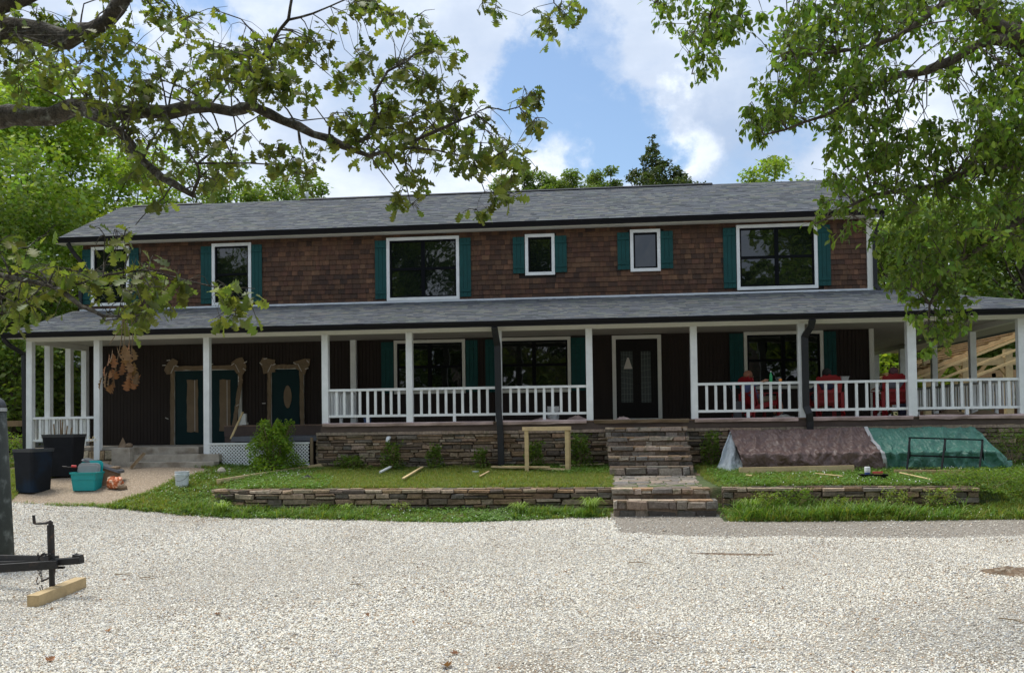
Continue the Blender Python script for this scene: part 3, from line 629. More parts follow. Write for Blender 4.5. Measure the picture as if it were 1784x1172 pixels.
def roofs():
    mb = MB(); shingles(mb, EY, EZu, RY, RZ, lambda v: RX0, lambda v: RX1)
    mb.prism([(RX0, EY+.01, EZu-.02), (RX0, RY, RZ-.02), (RX0, 34.4, 7.0), (RX0, 34.4, 6.9), (RX0, RY, RZ-.17), (RX0, EY+.01, EZu-.11)], (RX1-RX0, 0, 0), (.13, .14, .15))
    rf = mb.build('roof', M['shingle'], house)
    mb = MB()
    for a, b in ((-15.2, -12.9), (-9.6, 3.3)): mb.prism([(a, RY-.14, RZ-.02), (a, RY, RZ+.05), (a, RY+.16, RZ-.02)], (b-a, 0, 0))
    mb.build('ridge_vent', M['black'], rf)
    for px, py, h, r in ((534, 352, .38, .055), (1094, 330, .1, .045)):
        p = PY(px, py, RY+.5); mb = MB(); mb.lathe((p.x, p.y, RZ-.3), [(r, 0), (r, .3+h*.55), (r*1.25, .3+h*.58), (r*1.3, .28+h), (r*.9, .3+h)], 14); mb.build('vent_pipe', M['bucket'], rf, True)
    p = PY(562, 352, RY+.6); mb = MB(); mb.lathe((p.x, p.y, RZ-.25), [(.08, 0), (.08, .3), (.13, .31), (.13, .36), (.09, .37), (.15, .38), (.13, .43), (.04, .45)], 14); mb.build('roof_vent', M['black'], rf, True)
    # soffit, frieze and gutter of the upper roof
    mb = MB(); mb.box((RX0+.03, EY+.02, 7.525), (RX1-.03, WY-.001, 7.54)); mb.box((RX0, EY+.003, 7.52), (RX1, EY+.02, 7.63)); mb.build('soffit', M['cream'], house)
    def gutter(x0, x1, y, z):
        m2 = MB(); o = [(x0, y, z), (x0, y-.1, z), (x0, y-.115, z-.02), (x0, y-.105, z-.05), (x0, y-.075, z-.09), (x0, y-.07, z-.125), (x0, y, z-.125)]
        m2.prism(o, (x1-x0, 0, 0)); m2.box((x0-.003, y-.12, z-.006), (x1+.003, y-.1, z+.008)); m2.build('gutter', M['black'], house)
    gutter(RX0-.02, RX1+.02, EY, EZu+.005)
    # porch roof
    mb = MB(); shingles(mb, PYe, PZe, WY-.02, PTz, lambda v: -15.25, lambda v: lerp(HCX, HX1+.1, v))
    b0 = .1
    V = [(-15.25, PYe+.01, PZe-.02), (HCX, PYe+.01, PZe-.02), (HX1+.1, WY-.02, PTz-.02), (-15.25, WY-.02, PTz-.02)]; V += [(p[0], p[1], p[2]-b0) for p in V]
    mb.add(V, [(0, 1, 2, 3), (4, 7, 6, 5), (0, 4, 5, 1), (0, 3, 7, 4), (2, 6, 7, 3)], (.13, .14, .15))
    V = [(HCX, PYe+.01, PZe-.018), (HCX, 35, PZe-.018), (HX1, 35, PTz-.018), (HX1+.1, WY-.02, PTz-.018)]; V += [(p[0], p[1], p[2]-b0) for p in V]
    mb.add(V, [(0, 1, 2, 3), (4, 7, 6, 5), (0, 4, 5, 1), (1, 5, 6, 2)], (.14, .15, .165))
    mb.tube([(HCX, PYe, PZe), (HX1+.1, WY, PTz+.01)], .03, 6, (.12, .13, .15))
    pr = mb.build('porch_roof', M['shingle'], house)
    mb = MB(); mb.box((HX0-.1, WY-.05, PTz-.05), (HX1+.02, WY-.03, PTz+.045)); mb.box((HX0-.1, WY-.13, PTz-.045), (HX1+.06, WY-.03, PTz-.02)); mb.build('flashing', M['bucket'], pr)
    gutter(-15.3, HCX+.02, PYe, PZe+.005)
    m2 = MB(); m2.prism([(HCX, PYe-.1, PZe), (HCX+.1, PYe-.1, PZe), (HCX+.07, PYe-.1, PZe-.12), (HCX, PYe-.1, PZe-.12)], (0, 13, 0)); m2.build('gutter', M['black'], house)
    # porch ceiling, beams
    mb = MB(); mb.box((-15.2, PYe+.02, CZ-.0), (HX1+.01, WY-.001, CZ+.02)); mb.box((HX1+.01, PYe+.02, CZ), (HCX-.02, 34.9, CZ+.02)); mb.build('porch_ceiling', M['ceil'], house)
    mb = MB(); mb.box((-15.2, PYe+.003, CZ-.05), (HCX-.02, PYe+.02, PZe-.03)); mb.box((-14.94, QY-.07, CZ-.09), (9.66, QY+.07, CZ-.001)); mb.box((9.51, QY+.07, CZ-.13), (9.64, 34, CZ-.001)); mb.box((-14.92, QY+.07, CZ-.14), (-14.79, WY-.01, CZ-.001))
    mb.build('porch_beam', M['cream'], house)
roofs()
def window(r, kind, Y=WY):
    x0, x1, z0, z1 = r; t = .085; f = .055
    mb = MB(); b = .045
    a0, a1, c0, c1 = x0+t, x1-t, z0+t, z1-t
    y = Y-.012
    mb.box((a0, y, c0), (a0+b, Y+.06, c1)); mb.box((a1-b, y, c0), (a1, Y+.06, c1)); mb.box((a0+b, y, c0), (a1-b, Y+.06, c0+b)); mb.box((a0+b, y, c1-b), (a1-b, Y+.06, c1))
    i0, i1, k0, k1 = a0+b, a1-b, c0+b, c1-b; xm = (i0+i1)/2; zm = (k0+k1)/2
    if kind == 'four': mb.box((xm-.05, y+.004, k0), (xm+.05, Y+.06, k1)); mb.box((i0, y+.01, zm-.035), (xm-.05, Y+.05, zm+.035)); mb.box((xm+.05, y+.01, zm-.035), (i1, Y+.05, zm+.035))
    if kind == 'sash': mb.box((i0, y+.008, zm-.03), (i1, Y+.05, zm+.03))
    w = mb.build('window', M['winblack'], house)
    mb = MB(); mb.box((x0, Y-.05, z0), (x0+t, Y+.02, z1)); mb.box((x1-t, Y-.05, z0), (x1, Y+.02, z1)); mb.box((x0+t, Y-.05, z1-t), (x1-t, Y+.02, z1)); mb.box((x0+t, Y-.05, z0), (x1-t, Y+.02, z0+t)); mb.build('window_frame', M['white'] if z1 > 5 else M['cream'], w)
    mb = MB()
    def pane(u0, u1, v0, v1, yy): tl = R.uniform(-.003, .003); mb.add([(u0, yy+tl, v0), (u1, yy-tl, v0), (u1, yy-tl+.002, v1), (u0, yy+tl-.002, v1)], [(0, 1, 2, 3)])
    if kind == 'four': [pane(*p, Y+.03) for p in ((i0, xm-.05, k0, zm-.035), (xm+.05, i1, k0, zm-.035), (i0, xm-.05, zm+.035, k1), (xm+.05, i1, zm+.035, k1))]
    elif kind == 'sash': pane(i0, i1, k0, zm-.03, Y+.035); pane(i0, i1, zm+.03, k1, Y+.02)
    else: pane(i0, i1, k0, k1, Y+.03)
    mb.build('glass', M['glass'], w); return w
def shutter(x0, x1, z0, z1, Y=WY):
    mb = MB(); n = 3; w = (x1-x0)/n
    for i in range(n): mb.box((x0+i*w+.003, Y-.055, z0), (x0+(i+1)*w-.003, Y-.03, z1))
    for z in (z0+.14, z1-.2): mb.box((x0+.01, Y-.075, z), (x1-.01, Y-.055, z+.07))
    s = mb.build('shutter', M['teal'], house)
for r, k, s in zip(upw, ('sash', 'sash', 'four', 'one', 'one', 'four'), ((142, 160, 227, 243), (351, 370, 439, 457.5), (654, 674, 801, 821), (894, 914.5, 967, 988), (1076, 1097.5, 1151, 1173), (1260, 1282.5, 1424.5, 1447))):
    window(r, k)
    for i in (0, 2):
        a, b = PY(s[i], 470, WY).x, PY(s[i+1], 470, WY).x; shutter(max(a, HX0-.02), b, r[2]+.06, r[3]-.07)
for r, s in zip(low, ((665, 686.5, 811.5, 833), (846, 866.5, 995, 1020), (1271, 1295.5, 1435, 1457))):
    window(r, 'four')
    for i in (0, 2): shutter(PY(s[i], 640, WY).x, PY(s[i+1], 640, WY).x, r[2]+.03, r[3]-.04)
def doors():
    # front double door with leaded glass
    x0, x1, z0, z1 = rect(1067, 584, 1152.5, 727); z0 = DZ; t = .1
    mb = MB(); xm = (x0+x1)/2
    mb.box((x0+t, WY-.02, z0), (x1-t, WY+.02, z1-t)); 
    for a, b in ((x0+t+.02, xm-.01), (xm+.01, x1-t-.02)):
        for c in ((a, a+.1), (b-.1, b)): mb.box((c[0], WY-.04, z0+.02), (c[1], WY-.02, z1-t-.02))
        mb.box((a+.1, WY-.04, z0+.02), (b-.1, WY-.02, z0+.4)); mb.box((a+.1, WY-.04, z1-t-.32), (b-.1, WY-.02, z1-t-.02))
    d = mb.build('front_door', M['darkdoor'], house)
    mb = MB(); mb.box((x0, WY-.06, z0), (x0+t, WY+.0, z1)); mb.box((x1-t, WY-.06, z0), (x1, WY, z1)); mb.box((x0+t, WY-.06, z1-t), (x1-t, WY, z1)); mb.box((x0+t, WY-.07, z0), (x1-t, WY-.0, z0+.035)); mb.build('door_frame', M['cream'], d)
    for a, b in ((1082, 1103), (1113, 1134)):
        q = rect(a, 612, b, 701); mb = MB(); mb.box((q[0], WY-.033, q[2]), (q[1], WY-.022, q[3])); p = mb.build('leaded_pane', M['leaded'], d)
    q = rect(1082, 612, 1134, 701); mb = MB()
    for a, b in ((1082, 1103), (1113, 1134)):
        e = rect(a, 612, b, 701)
        for k in range(9): z = lerp(e[2], e[3], (k+.5)/9); mb.beam((e[0], WY-.036, z), (e[1], WY-.036, z+R.choice([0, .05, -.05])), .006, .006)
        for k in range(1, 4): x = lerp(e[0], e[1], k/4); mb.beam((x, WY-.036, e[2]), (x, WY-.036, e[3]), .006, .006)
    mb.build('lead_cames', mat('lead_came', (.12, .14, .13), .5), d)
    e = rect(1086.5, 623, 1101.5, 642.5); mb = MB(); xm = (e[0]+e[1])/2
    mb.prism([(e[0], WY-.05, e[2]), (e[1], WY-.05, e[2]), (e[1]-.03, WY-.05, e[2]+.1), (xm+.02, WY-.05, e[3]), (xm-.02, WY-.05, e[3]), (e[0]+.03, WY-.05, e[2]+.1)], (0, .01, 0)); s = mb.build('paper_triangle', M['tape'], d)
    mb = MB(); mb.lathe(((x0+x1)/2+.05, WY-.1, z0+.95), [(.0, 0), (.03, .01), (.03, .04), (.01, .06)], 10, axis=(0, 1, 0)); mb.build('handle', M['black'], d)
    # masked teal doors on the left
    def masked(x0, x1, z0, z1, name, slots, oval=False):
        mb = MB(); mb.box((x0, WY-.03, z0), (x1, WY+.0, z1))
        nd = 2 if (x1-x0) > 1.3 else 1
        for i in range(nd):
            a, b = lerp(x0, x1, i/nd)+.03, lerp(x0, x1, (i+1)/nd)-.03
            mb.box((a, WY-.05, z0+.02), (b, WY-.03, z1-.02))
        d = mb.build(name, M['tealdoor'], house)
        mb = MB(); mb.box((x0-.1, WY-.045, z0), (x0, WY+.0, z1+.1)); mb.box((x1, WY-.045, z0), (x1+.1, WY, z1+.1)); mb.box((x0, WY-.045, z1), (x1, WY, z1+.1)); mb.build('door_frame', M['cream'], d)
        def strip(m2, p, q, w, y):                    # crumpled strip of paper
            p = Vector(p); q = Vector(q); n = 14; dd = (q-p).normalized(); s = Vector((-dd.z, 0, dd.x)); V = []
            for i in range(n+1):
                for k in (-1, 0, 1): V.append(p.lerp(q, i/n)+s*(w/2*k*R.uniform(.8, 1.12))+Vector((0, y-p.y+R.uniform(-.014, .008), 0)))
            m2.add(V, [(i*3+k, i*3+k+1, i*3+k+4, i*3+k+3) for i in range(n) for k in (0, 1)])
        mb = MB(); w = .125
        strip(mb, (x0-.06, WY, z0), (x0-.05, WY, z1+.1), w, WY-.08)
        if nd == 2: strip(mb, (x1-.12, WY, z0+.35), (x1+.1, WY, z1-.35), w, WY-.11); strip(mb, (x1+.1, WY, z1-.38), (x1+.06, WY, z1+.1), w, WY-.08)
        else: strip(mb, (x1+.06, WY, z0), (x1+.05, WY, z1+.1), w, WY-.08)
        strip(mb, (x0-.05, WY, z1+.07), (x1+.05, WY, z1+.07), w, WY-.09)
        for cx, sg in ((x0-.09, -1), (x1+.1, 1)):     # folded corner rosettes
            V = [(cx, WY-.1, z1+.08)]; n = 9; rr = [R.uniform(.13, .29) for _ in range(n)]
            for i in range(n): a = 2*pi*i/n; V.append((cx+rr[i]*cos(a)*1.05, WY-.09+R.uniform(-.02, .02), z1+.1+rr[i]*sin(a)))
            mb.add(V, [(0, 1+(i+1) % n, 1+i) for i in range(n)])
        mb.build('masking_paper', M['kraft'], d)
        def tp(w, h, x, y, z, a): mb = MB(); mb.box((-w, -.003, -h), (w, .003, h), None, Matrix.Translation((x, y, z)) @ Matrix.Rotation(a, 4, 'Y')); mb.build('tape_strip', M['tape'], d)
        for i in range(9 if nd == 2 else 7):
            x, z = [(x0-.28, z1+.16), (x0-.15, z1+.3), (x0+.1, z1+.13), (x1-.12, z1+.15), (x1+.25, z1+.2), (x1+.22, z1+.0), (x0-.2, z0+.75 if nd == 2 else z1-.95), (lerp(x0, x1, .6), z1+.16), (x1+.02, z1-1.0)][i]
            tp(.05, .012, x, WY-.125, z, R.uniform(-.6, .9))
        for cx, sg in ((x0-.02, 1), (x1+.02, -1)): tp(.12, .009, cx, WY-.14, z1+.03, -sg*1.1)
        for (a, b, c, e) in slots:
            mb = MB()
            if oval: V = [((a+b)/2+(b-a)/2*cos(t)*(1+R.uniform(-.08, .08)), WY-.065+R.uniform(-.008, .004), (c+e)/2+(e-c)/2*sin(t)) for t in np.arange(16)*pi/8]; mb.add(V, [tuple(range(16))[::-1]])
            else:
                n = 10; V = []
                for i in range(n+1):
                    for k in range(4): V.append((lerp(a, b, k/3)+R.uniform(-.012, .012), WY-.065+R.uniform(-.01, .006), lerp(c, e, i/n)+(R.uniform(-.03, .01) if i in (0, n) else 0)))
                mb.add(V, [(i*4+k, i*4+k+1, i*4+k+5, i*4+k+4) for i in range(n) for k in range(3)])
            mb.build('glass_mask', M['kraft'], d)
            if not oval: mb = MB(); xx = lerp(a, b, .72); mb.box((xx-.008, WY-.082, c+.02), (xx+.008, WY-.076, e-.02)); mb.build('tape_seam', M['tape'], d)
    r = rect(306, 645, 416, 773)
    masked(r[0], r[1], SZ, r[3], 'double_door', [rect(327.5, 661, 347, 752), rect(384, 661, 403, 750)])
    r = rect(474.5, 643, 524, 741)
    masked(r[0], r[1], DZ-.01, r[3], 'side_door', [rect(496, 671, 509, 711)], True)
doors()
def post(x, y, z0, z1=CZ-.085, w=.155):
    mb = MB(); mb.box((x-w/2, y-w/2, z0), (x+w/2, y+w/2, z1)); return mb.build('porch_post', M['white'], house, bevel=.004)
pxs = dict(p1=53.5, p2=171, p3=361.5, p4=567.5, p5=714, p6=869, p7=1027, p8=1209, p9=1396.5, p10=1587.5, p11=1779.5)
PX = {k: PY(v, 660, QY).x for k, v in pxs.items()}
for k, z in (('p1', 1.66), ('p2', 1.44), ('p3', 1.15)): post(PX[k], QY, z)
for k in ('p4', 'p5', 'p6', 'p7', 'p8', 'p9', 'p10', 'p11'): post(PX[k], QY, DZ-.02, w=.16 if k != 'p10' else .2)
SX = PX['p11']
for y in (25.23, 28.08, 31.02, 33.85): post(SX, y, DZ-.02, CZ-.12)
for y in (23.18, 24.13, 24.9): post(PX['p1'], y, SZ-.02, CZ-.13)
post(PX['p4']+.02, 24.9, DZ-.02, CZ-.001)
def railing(a, b, z0, z1, n, foot=True, side=False):  # between the plan points a and b
    a = Vector((*a, 0)); b = Vector((*b, 0)); mb = MB(); w = .085
    mb.beam(a+Vector((0, 0, z1-.03)), b+Vector((0, 0, z1-.03)), w, .06); mb.beam(a+Vector((0, 0, z0+.03)), b+Vector((0, 0, z0+.03)), .06, .06)
    if foot: c = (a+b)/2; mb.box((c.x-.035, c.y-.035, DZ if z1 > 2.9 else SZ), (c.x+.035, c.y+.035, z0))
    r = mb.build('railing', M['white'], house)
    for i in range(n):
        c = a.lerp(b, (i+1)/(n+1)); mb = MB(); mb.box((c.x-.031, c.y-.02, z0+.06), (c.x+.031, c.y+.02, z1-.06)) if not side else mb.box((c.x-.02, c.y-.031, z0+.06), (c.x+.02, c.y+.031, z1-.06))
        mb.build('baluster', M['white'], r)
h = .08
for a, b, n in (('p4', 'p5', 9), ('p5', 'p6', 9), ('p6', 'p7', 9), ('p8', 'p9', 10), ('p9', 'p10', 9), ('p10', 'p11', 10)): railing((PX[a]+h, QY), (PX[b]-h, QY), 2.44, 3.15, n)
railing((PX['p1']+h, QY), (PX['p2']-h, QY), 1.92, 2.56, 8, False)
ys = [QY, 25.23, 28.08, 31.02, 33.85]
for a, b in zip(ys, ys[1:]): railing((SX, a+h), (SX, b-h), 2.44, 3.15, 13, True, True)
railing((PX['p1'], QY+h), (PX['p1'], 23.1), 1.92, 2.56, 3, False, True); railing((PX['p1'], 23.26), (PX['p1'], 24.05), 1.92, 2.56, 4, False, True); railing((PX['p1'], 24.21), (PX['p1'], 24.82), 1.92, 2.56, 3, False, True)
railing((PX['p4']+.02, QY+h), (PX['p4']+.02, 24.82), 2.44, 3.15, 11, True, True)
railing((SX-.08, 33.85), (HX1+.1, 33.85), 2.44, 3.15, 12, True)
FX0, FX1 = PX['p4']-.2, 9.95
def base():
    mb = MB()
    mb.box((FX0+.12, 22.28, DZ-.03), (FX1, WY-.002, DZ)); mb.box((HX1+.002, WY, DZ-.03), (FX1, 34, DZ)); mb.box((-10.3, 23.9, DZ-.045), (FX0+.1, WY-.002, DZ-.01))
    mb.build('deck_floor', mat('worn_deck_paint', (.2, .13, .09), .8, .3, 5), house)
    mb = MB(); mb.box((FX0+.1, 22.3, 2.08), (FX1+.02, 22.34, DZ-.032)); mb.box((FX1-.02, 22.34, 2.08), (FX1+.02, 34, DZ-.032)); mb.box((-10.3, 23.92, 1.98), (FX0+.1, 23.95, DZ-.046)); mb.box((-10.3, 23.95, SZ-.3), (FX0+.1, 24.0, 1.98)); mb.build('deck_fascia', M['brownpaint'], house)
    mb = MB(); mb.box((FX0, 22.38, .7), (FX1-.04, 22.6, 2.0)); mb.box((FX1-.2, 22.6, .7), (FX1-.04, 34, 2.0)); mb.box((FX0, 22.6, .7), (FX0+.2, 25, 2.0))
    f = mb.build('foundation', M['mortar'], house)
    mb = MB()
    g = lambda s: float(gz(FX0+s, 22.3)); stonework(mb, [(FX0, 22.38), (FX1-.02, 22.38)], lambda s: g(s)-.05, lambda s: 1.99, (.12, .5), (.05, .155), .06)
    stonework(mb, [(FX0, 23.6), (FX0, 22.34)], lambda s: 1.1, lambda s: 2.0, (.14, .3), (.055, .12), .04)
    mb.build('stonework', M['stone'], f)
    mb = MB(); s = FX0-.03
    while s < FX1: w = R.uniform(.5, 1.1); e = min(s+w, FX1); mb.box((s+.004, 22.29+R.uniform(0, .01), 2.0), (e-.004, 22.6, 2.075+R.uniform(-.006, .0)), jit((.3, .23, .17), .12)); s = e
    mb.build('cap_course', M['stone'], f)
    # slab, steps and pier at the left end
    mb = MB(); mb.box((-15.0, 22.45, .9), (-10.35, WY-.002, SZ)); xa = PY(205, 800, 22.3).x; xb = PY(237, 800, 22.3).x; xc = PX['p3']+.4
    mb.box((xa, 22.0, .9), (xb, 22.45, SZ+.0)); 
    for i, y in enumerate((22.15, 21.85)): mb.box((xb+.004, y, .9), (xc, 22.45, SZ-.18*(i+1)))
    mb.build('porch_slab', M['conc'], house, bevel=.008)
    mb = MB(); mb.box((-15.02, 22.36, .9), (xa, 22.447, SZ-.06)); pl = mb.build('slab_facing', M['mortar'], house)
    mb = MB(); stonework(mb, [(-15.02, 22.37), (xa, 22.37)], lambda s: 1.2, lambda s: SZ-.06, (.25, .5), (.18, .32), .03, None, [(.42, .33, .22), (.36, .25, .15), (.5, .4, .28)], .03); mb.build('flagstones', M['stone'], pl)
    # white lattice
    x0, x1 = PY(363, 790, 22.33).x, PY(538, 790, 22.33).x; z0, z1 = 1.27, 1.82; mb = MB(); s = .088
    def clip(px_, pz, dx, dz):
        t0, t1 = -9, 9
        for p, d, lo, hi in ((px_, dx, x0, x1), (pz, dz, z0, z1)):
            a, b = (lo-p)/d, (hi-p)/d; a, b = min(a, b), max(a, b); t0 = max(t0, a); t1 = min(t1, b)
        return (t0, t1) if t1-t0 > .01 else None
    for k in range(-10, int((x1-x0)/s)+10):
        for d, y in ((1, 22.34), (-1, 22.33)):
            q = clip(x0+k*s, (z0 if d > 0 else z1), .7071, .7071*d)
            if q: p = Vector((x0+k*s, y, z0 if d > 0 else z1)); dd = Vector((.7071, 0, .7071*d)); mb.beam(p+dd*q[0], p+dd*q[1], .027, .008, up=(0, 1, 0))
    mb.box((x0-.02, 22.31, z1-.02), (x1+.02, 22.35, z1+.02)); mb.box((x0-.02, 22.31, z0-.02), (x1+.02, 22.35, z0+.02)); mb.build('lattice_panel', M['white'], house)
    mb = MB(); x = PY(544, 790, 22.4).x; mb.box((x-.03, 22.33, 1.15), (x+.03, 22.4, 1.95)); mb.box((-10.0, 22.42, 1.1), (x-.03, 22.44, 1.26)); mb.build('lattice_frame', M['oldwood'], house)
base()
def downspouts():
    def pipe(pts, w=.1, d=.075):
        mb = MB(); pts = [Vector(p) for p in pts]
        for a, b in zip(pts, pts[1:]): e = (b-a).normalized()*.02; mb.beam(a-e, b+e, w, d, up=(0, 1, 0))
        mb.build('downspout', M['blackpipe'], house, bevel=.01)
    x = PY(868, 660, 22.3).x; w = .15
    pipe([(x-.03, 21.9, 4.55), (x-.02, 22.0, 4.4), (x+.0, 22.22, 4.15), (x+.01, 22.22, 2.6), (x+.02, 22.2, 2.4), (x+.04, 22.18, 2.2), (x+.05, 22.2, 1.95), (x+.06, 22.2, 1.2)], w, .1)
    x = PY(1402, 660, 22.3).x
    pipe([(x+.12, 21.9, 4.55), (x+.1, 22.0, 4.4), (x+.0, 22.22, 4.2), (x+.0, 22.22, 2.55), (x+.05, 22.15, 2.38), (x+.08, 22.2, 2.2), (x+.08, 22.22, 1.95)], w, .1)
    pipe([(HX1+.22, EY-.05, 7.5), (HX1+.18, EY+.1, 7.35), (HX1+.08, WY-.06, 7.0), (HX1+.08, WY-.06, 5.75), (HX1+.16, WY-.1, 5.62)], .1, .08)
    pipe([(-15.2, EY-.05, 7.5), (-15.15, EY+.1, 7.3), (-15.0, WY-.08, 7.05), (-15.0, WY-.08, 5.7)], .1, .08)
    pipe([(-15.25, 21.9, 4.55), (-15.2, 22.0, 4.42), (-15.05, 22.4, 4.2), (-15.04, 22.45, 1.6)], .1, .08)
downspouts()
# ---------------------------------------------------------------- trees and shrubs
def leafshape(kind):
    if kind == 'quad': return np.array([(0, 0, 0), (.3, .5, .04), (0, 1, 0), (-.3, .5, .04)]), np.array([(0, 1, 2, 3)])
    if kind == 'hick': return np.array([(0, 0, 0), (.2, .3, .06), (.23, .6, .05), (0, 1, -.08), (-.23, .6, .05), (-.2, .3, .06), (0, .5, 0)]), np.array([(0, 1, 2, 6), (6, 2, 3, 3), (0, 6, 4, 5), (6, 3, 3, 4)])[[0, 2]].tolist()+[(6, 2, 3, 4)]
    st = [(0, .02), (.1, .06), (.2, .2), (.29, .1), (.42, .33), (.52, .13), (.66, .4), (.76, .17), (.88, .27), (1, .06)]
    V = []; F = []
    for i, (y, w) in enumerate(st): z = -.18*y*y; V += [(-w, y+.05*(w > .15), z+w*.25), (0, y, z), (w, y+.05*(w > .15), z+w*.25)]
    for i in range(len(st)-1): a = i*3; F += [(a, a+1, a+4, a+3), (a+1, a+2, a+5, a+4)]
    return np.array(V), np.array(F)
def leafcloud(name, P, size, kind, m, parent, droop=.3, tintc=None, flat=.5, seed=1):
    r = np.random.default_rng(seed); V0, F0 = leafshape(kind); F0 = np.array(F0); n = len(P); k = len(V0)
    az = r.uniform(0, 2*np.pi, n); el = r.normal(-droop, .45, n)               # direction of the leaf axis
    d = np.stack([np.cos(az)*np.cos(el), np.sin(az)*np.cos(el), np.sin(el)], -1)
    up = np.array([0, 0, 1.])+r.normal(0, flat, (n, 3)); s = np.cross(d, up); s /= np.linalg.norm(s, axis=1)[:, None]; u = np.cross(s, d)
    L = size*r.uniform(.6, 1.25, n)
    V = P[:, None, :]+L[:, None, None]*(V0[None, :, 0:1]*s[:, None]+V0[None, :, 1:2]*d[:, None]+V0[None, :, 2:3]*u[:, None])
    F = F0[None]+np.arange(n)[:, None, None]*k
    b = r.uniform(.7, 1.3, n)*(tintc if tintc is not None else 1); y = r.uniform(.85, 1.25, n)
    c = np.repeat(np.stack([b*y, b, b*.9], -1), len(F0), axis=0)
    return npmesh(name, V.reshape(-1, 3), F.reshape(-1, 4), m, parent, c)
def tree(name, label, base, H, cr, m, nl=16000, ls=.2, nc=60, crown0=.25, shape='round', group=None, seed=1, trunk_r=.22, fill=.6, cat='tree', squash=1.0, kind='quad', lean=0, cspread=.2):
    r = np.random.default_rng(seed); t = thing(name, label, cat, tuple(base), group); bx, by, bz = base
    C = []; Rr = []
    zc = bz+H*(crown0+1)/2; hz = H*(1-crown0)/2
    while len(C) < nc:
        p = r.uniform(-1, 1, 3); q = np.linalg.norm(p)
        if q > 1 or q < fill*r.uniform(.3, 1): continue
        w = 1.0
        if shape == 'cone': w = max(.08, (1-p[2])/2*1.15)
        elif shape == 'round': w = 1.0 if p[2] < .2 else 1
        C.append((bx+p[0]*cr*w+lean*p[2], by+p[1]*cr*w*squash, zc+p[2]*hz)); Rr.append(cr*(cspread+.16*r.random())*(w if shape == 'cone' else 1))
    C = np.array(C); Rr = np.array(Rr); idx = r.choice(len(C), nl, p=Rr**2/np.sum(Rr**2))
    off = r.normal(0, 1, (nl, 3)); off /= np.linalg.norm(off, axis=1)[:, None]; off *= (r.uniform(0, 1, nl)**.45)[:, None]
    P = C[idx]+off*Rr[idx][:, None]*np.array([1, 1, .72]); tc = r.uniform(.78, 1.22, len(C))[idx]
    mb = MB(); top = Vector((bx+lean*.5, by, bz+H*.8)); k = [Vector((bx, by, bz-.2)), Vector((bx+.1*r.normal(), by, bz+H*.3)), Vector((bx+.2*r.normal()+lean*.2, by, bz+H*.55)), top]
    mb.tube(k, [trunk_r*1.2, trunk_r, trunk_r*.7, trunk_r*.2], 8)
    for i in r.choice(len(C), min(len(C), 26), replace=False):
        c = Vector(C[i]); h = max(.2, min(.75, (c.z-bz)/H-.12)); a = k[0].lerp(k[-1], h); md = a.lerp(c, .5)+Vector((0, 0, -.06*H*r.random())); mb.tube([a, md, c], [trunk_r*.35, trunk_r*.2, .02], 5, cap=False)
    mb.build('trunk', M['trunk'], t, True)
    leafcloud('crown', P, ls, kind, m, t, .25, tc, .7, seed); return t
def bgpos(px, Y): x = PY(px, 700, Y).x; return (x, Y, float(gz(x, Y)))
def Hof(px, ytop, Y): b = bgpos(px, Y); return PY(px, ytop, Y).z-b[2]
